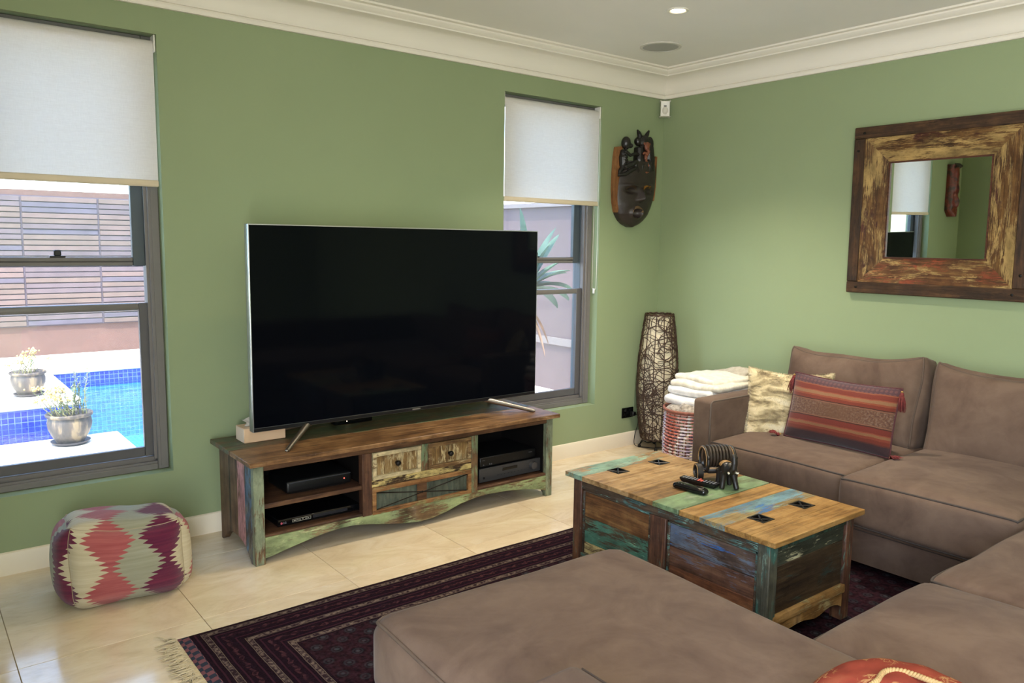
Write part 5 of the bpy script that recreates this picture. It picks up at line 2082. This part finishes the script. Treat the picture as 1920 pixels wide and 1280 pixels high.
def water():
    t = NT('pool_water')
    tr = t.n('ShaderNodeBsdfTransparent')
    tr.inputs[0].default_value = (.74, .93, .98, 1)
    gl = t.n('ShaderNodeBsdfGlossy')
    gl.inputs['Roughness'].default_value = .02
    bp_ = t.n('ShaderNodeBump')
    bp_.inputs['Strength'].default_value = .5
    bp_.inputs['Distance'].default_value = .03
    t.ln(t.noise(t.coord('Object', (0, 0, 0), (3, 7, 1)), 1.6, 3, .5, .4), bp_.inputs['Height'])
    t.ln(bp_.outputs[0], gl.inputs['Normal'])
    fr = t.n('ShaderNodeFresnel')
    fr.inputs[0].default_value = 1.33
    t.ln(bp_.outputs[0], fr.inputs['Normal'])
    mx = t.n('ShaderNodeMixShader')
    t.ln(fr.outputs[0], mx.inputs[0])
    t.ln(tr.outputs[0], mx.inputs[1])
    t.ln(gl.outputs[0], mx.inputs[2])
    t.ln(mx.outputs[0], t.out.inputs[0])
    return t.m


M['water'] = water()
DZ = -.10
WLZ = -.30


def setting(name, mb, mat, smooth=40, kind='structure'):
    return tag(obj(name, mb, mat, None, smooth), kind=kind)


setting('near_platform', MB().box(-7.0, -3.0, .24, 2.95, -.17, DZ, .01), M['stone'])
setting('middle_platform', MB().box(-7.0, -2.985, 4.58, 6.60, -.17, DZ, .01), M['stone'])
setting('far_ledge', MB().box(-7.0, 2.6, 6.60, 7.95, -.17, DZ, .01), M['stone'])
setting('side_paving', MB().box(-.55, 2.6, .24, 6.60, -.17, DZ + .02, .01), M['stone'])
setting('house_paving', MB().box(-3.0, -.55, .24, 1.35, -.17, DZ, .01), M['stone'])
mb = MB()
mb.box(-3.02, -3.0, .3, 2.94, -1.5, -.17).box(-7, -3.0, 2.92, 2.94, -1.5, -.17).box(-7, -2.995, 4.60, 4.62, -1.5, -.17).box(-3.01, -2.995, 4.62, 6.6, -1.5, -.17)
mb.box(-3.0, -.55, 6.61, 6.63, -.345, -.17).box(-.57, -.55, 1.3, 6.6, -.345, -.17).box(-3.0, -.55, 1.33, 1.35, -.345, -.17)
pw = setting('pool_wall', mb, M['mosaic'], 0)
mb = MB().box(-3.0, -.55, 6.605, 6.63, -1.5, -.345).box(-.575, -.55, 1.3, 6.6, -1.5, -.345).box(-3.0, -.55, 1.33, 1.355, -1.5, -.345)
setting('pool_shell', mb, M['pool_floor'], 0)
setting('pool_floor', MB().box(-3.0, -.5, 1.3, 6.7, -1.25, -1.0), M['pool_floor'], 0)
setting('spa_floor', MB().box(-7.0, -3.0, 2.9, 4.65, -1.3, -.75), M['spa_floor'], 0)
mb = MB()
mb.quad((-2.9999, 1.351, WLZ), (-.57, 1.351, WLZ), (-.57, 6.609, WLZ), (-2.9999, 6.609, WLZ))
mb.quad((-7, 2.9501, WLZ), (-2.9999, 2.9501, WLZ), (-2.9999, 4.599, WLZ), (-7, 4.599, WLZ))
setting('pool_water', mb, M['water'], 0)
setting('garden_wall', MB().box(-7.2, 2.8, 7.95, 8.2, -.2, 2.02), M['rust_wall'], 0)
cl = thing('slat_cladding', 'stone slat cladding panels on the garden wall beyond the pool', 'cladding', (-3.0, 7.93, .29))
pal = [plain('slat_a', '#54484a', .75, var=.16, scale=5), plain('slat_b', '#5c4d45', .75, var=.16, scale=5), plain('slat_c', '#4b454f', .75, var=.16, scale=5), plain('slat_d', '#604f49', .75, var=.14, scale=5)]
r_ = random.Random(2)
seams = [-4.80, -3.885, -3.005, -2.125, -1.245, -.365]
for a, b in zip(seams, seams[1:]):
    for k in range(24):
        z = .295 + k * .0688
        d = r_.uniform(.035, .05)
        obj('slat', MB().box(a + .012, b - .012, 7.95 - d, 7.949, z, z + .0688 - .013, .002), r_.choice(pal), cl, 0)
mb = MB()
for a in seams:
    mb.box(a - .012, a + .012, 7.93, 7.949, .28, 1.95)
mb.box(seams[0], seams[-1], 7.935, 7.949, .28, 1.95)
obj('backing', mb, plain('cladding_backing', '#4e4650', .9), cl, 0)

sw = setting('boundary_wall', MB().box(1.0, 1.2, .24, 7.95, -.17, 1.80), M['mauve'], 0)
obj('band', MB().box(.985, 1.0, .24, 7.95, .395, .470), M['mauve_pale'], sw, 0)
obj('capping', MB().box(.97, 1.23, .24, 7.95, 1.80, 1.845), M['mauve_pale'], sw, 0)

# pots on the platforms
pt = NT('glazed_pot')
pn = pt.noise(pt.coord('Object', (0, 0, 0), (16, 16, 4)), 1.6, 3)
M['pot'] = pt.done(pt.ramp(pn, [(.40, '#453f3b'), (.52, '#5a5047'), (.62, '#85745a')]), .5)
M['soil'] = plain('potting_soil', '#4a3f36', .95, var=.3, scale=60)


def leaf(mb, p, d, L, wd, up_=Vector((0, 0, 1)), fold=.25):
    d = Vector(d).normalized()
    s = d.cross(up_)
    s = s.normalized() if s.length > 1e-4 else Vector((1, 0, 0))
    n_ = s.cross(d)
    p = Vector(p)
    v = [mb.bm.verts.new(q_) for q_ in (p, p + d * L * .45 + s * wd + n_ * wd * fold, p + d * L, p + d * L * .45 - s * wd + n_ * wd * fold, p + d * L * .45 - n_ * wd * .2)]
    for a, b, c in ((0, 1, 4), (1, 2, 4), (2, 3, 4), (3, 0, 4)):
        mb.bm.faces.new((v[a], v[b], v[c]))


def pot(x, y, label, stems, seed):
    r_ = random.Random(seed)
    root = thing('potted_plant', label, 'potted plant', (x, y, DZ))
    z = DZ
    mb = MB().lathe([(.0001, z), (.105, z), (.128, z + .018), (.134, z + .026), (.126, z + .026), (.105, z + .012), (.0001, z + .012)], (x, y, 0), 28, cap=False)
    obj('saucer', mb, plain('dark_saucer', '#35343c', .5, var=.1), root, 50)
    pr_ = [(.0001, .014), (.090, .014), (.098, .03), (.125, .075), (.146, .125), (.150, .165), (.143, .195), (.140, .205), (.156, .212), (.160, .226), (.154, .236), (.140, .232), (.132, .205)]
    mb = MB().lathe([(a, z + b) for a, b in pr_], (x, y, 0), 32, cap=False)
    obj('pot', mb, M['pot'], root, 60)
    mb = MB().lathe([(.0001, z + .214), (.134, z + .208)], (x, y, 0), 24, cap=False)
    obj('soil', mb, M['soil'], root, 60)
    ms_, ml, mf = MB(), MB(), MB()
    for (dx, dy, h, lean, kind) in stems:
        p0 = Vector((x + dx, y + dy, z + .21))
        tip = p0 + Vector((lean[0], lean[1], h))
        pts = [p0.lerp(tip, k / 8) + Vector((r_.gauss(0, .004), r_.gauss(0, .004), 0)) for k in range(9)]
        ms_.tube(pts, [.004 - .0003 * k for k in range(9)], 5)
        n_ = int(h / (.010 if kind == 'leafy' else .02))
        for k in range(n_):
            t_ = .15 + .85 * k / n_
            p = p0.lerp(tip, t_)
            a = r_.uniform(0, 2 * pi)
            leaf(ml, p, (cos(a), sin(a), r_.uniform(.2, .9)), r_.uniform(.025, .045), .006)
        if kind == 'flower':
            for k in range(9):
                mf.ball(tip + Vector((r_.gauss(0, .018), r_.gauss(0, .018), r_.gauss(.006, .008))), r_.uniform(.006, .010), 6, 4)
    obj('stems', ms_, plain('stem_green', '#8d8a5c', .8, var=.2), root, 180)
    tag(obj('leaves', ml, plain('leaf_sage', '#6f8461', .7, var=.25, scale=30), root, 0), kind='stuff')
    tag(obj('flowers', mf, plain('flower_yellow', '#d6b56c', .8, var=.2), root, 180), 'small yellow flower heads', kind='stuff')
    return root


r_ = random.Random(9)
st1 = [(.06 + r_.gauss(0, .03), r_.gauss(0, .04), r_.uniform(.20, .36), (r_.gauss(.02, .03), r_.gauss(0, .02)), 'leafy') for _ in range(9)]
st1 += [(r_.gauss(-.04, .05), r_.gauss(0, .04), r_.uniform(.10, .22), (r_.gauss(-.08, .06), r_.gauss(0, .03)), 'flower') for _ in range(14)]
pot(-3.372, 2.72, 'bulbous glazed pot with a leafy shoot on the near stone platform', st1, 3)
st2 = [(r_.gauss(0, .06), r_.gauss(0, .05), r_.uniform(.08, .22), (r_.gauss(0, .05), r_.gauss(0, .03)), 'flower') for _ in range(13)]
pot(-3.366, 4.99, 'bulbous glazed pot of short flowers on the middle pool platform', st2, 4)

# large leaved plant outside the window behind the television
ag = thing('garden_plant', 'tall plant with long strap leaves outside the narrow window', 'plant', (.00, 1.5, DZ + .02))
ml_ = NT('strap_leaf')
ml_.b.inputs['Subsurface Weight'].default_value = .0
mat_leaf = ml_.done(ml_.ramp(ml_.noise(ml_.coord('Object', (0, 0, 0), (4, 4, 4)), 2, 3), [(.3, '#547462'), (.7, '#7c9a86')]), .4)
mat_dead = plain('dry_leaf', '#b79a84', .85, var=.15)
obj('stem', MB().tube([(0, 1.5, DZ), (.01, 1.5, .4), (.0, 1.5, .8), (.01, 1.5, 1.02)], [.05, .042, .045, .05], 10), mat_dead, ag, 180)


def strap(p, dirv, L, wd, droop, mat, name='leaf'):
    mb = MB()
    d = Vector(dirv).normalized()
    P_ = Vector(p)
    side = d.cross(Vector((0, 0, 1)))
    side = side.normalized() if side.length > .05 else Vector((1, 0, 0))
    rows = []
    n = 12
    for k in range(n + 1):
        t_ = k / n
        w_ = wd * (sin(pi * min(1, .12 + t_ * .88)) ** .7) * (1 if t_ < .98 else .05)
        dd = (d + Vector((0, 0, -droop * t_ * 1.6))).normalized()
        nn = side.cross(dd)
        rows.append([mb.bm.verts.new(P_ - side * w_ + nn * w_ * .45), mb.bm.verts.new(P_), mb.bm.verts.new(P_ + side * w_ + nn * w_ * .45)])
        P_ = P_ + dd * L / n
    for a, b in zip(rows, rows[1:]):
        for i in range(2):
            mb.bm.faces.new((a[i], a[i + 1], b[i + 1], b[i]))
    bmesh.ops.solidify(mb.bm, geom=mb.bm.faces[:], thickness=.004)
    return obj(name, mb, mat, ag, 60)


top = (.0, 1.5, 1.02)
for d, L, wd, dr in (((.40, -.1, .90), .62, .070, .12), ((.58, 0, .85), .62, .066, .10), ((-.12, 0, 1), .72, .06, .02), ((.75, -.1, .50), .46, .072, .35), ((.95, -.05, .30), .54, .075, .45), ((.98, .1, .10), .58, .070, .40),
                     ((.7, .5, .5), .5, .07, .3), ((-.6, 0, .8), .6, .07, .1), ((-.9, .1, .4), .55, .07, .3), ((-.95, -.1, .1), .5, .065, .3), ((.2, .6, .7), .5, .06, .2), ((.85, -.3, .62), .46, .07, .3), ((.25, -.3, .9), .45, .06, .15),
                     ((.9, -.25, .18), .44, .07, .6), ((.66, -.3, .75), .40, .065, .2), ((.97, .2, -.05), .5, .066, .5)):
    strap(top, d, L, wd, dr, mat_leaf)
for d, L, dr in (((.35, -.2, -.5), .42, .5), ((.25, -.3, -.8), .5, .4), ((.15, -.1, -1), .45, .2), ((-.3, -.1, -.8), .5, .3)):
    tag(strap((.0, 1.5, .90), d, L, .040, dr, mat_dead), 'dry drooping leaf')
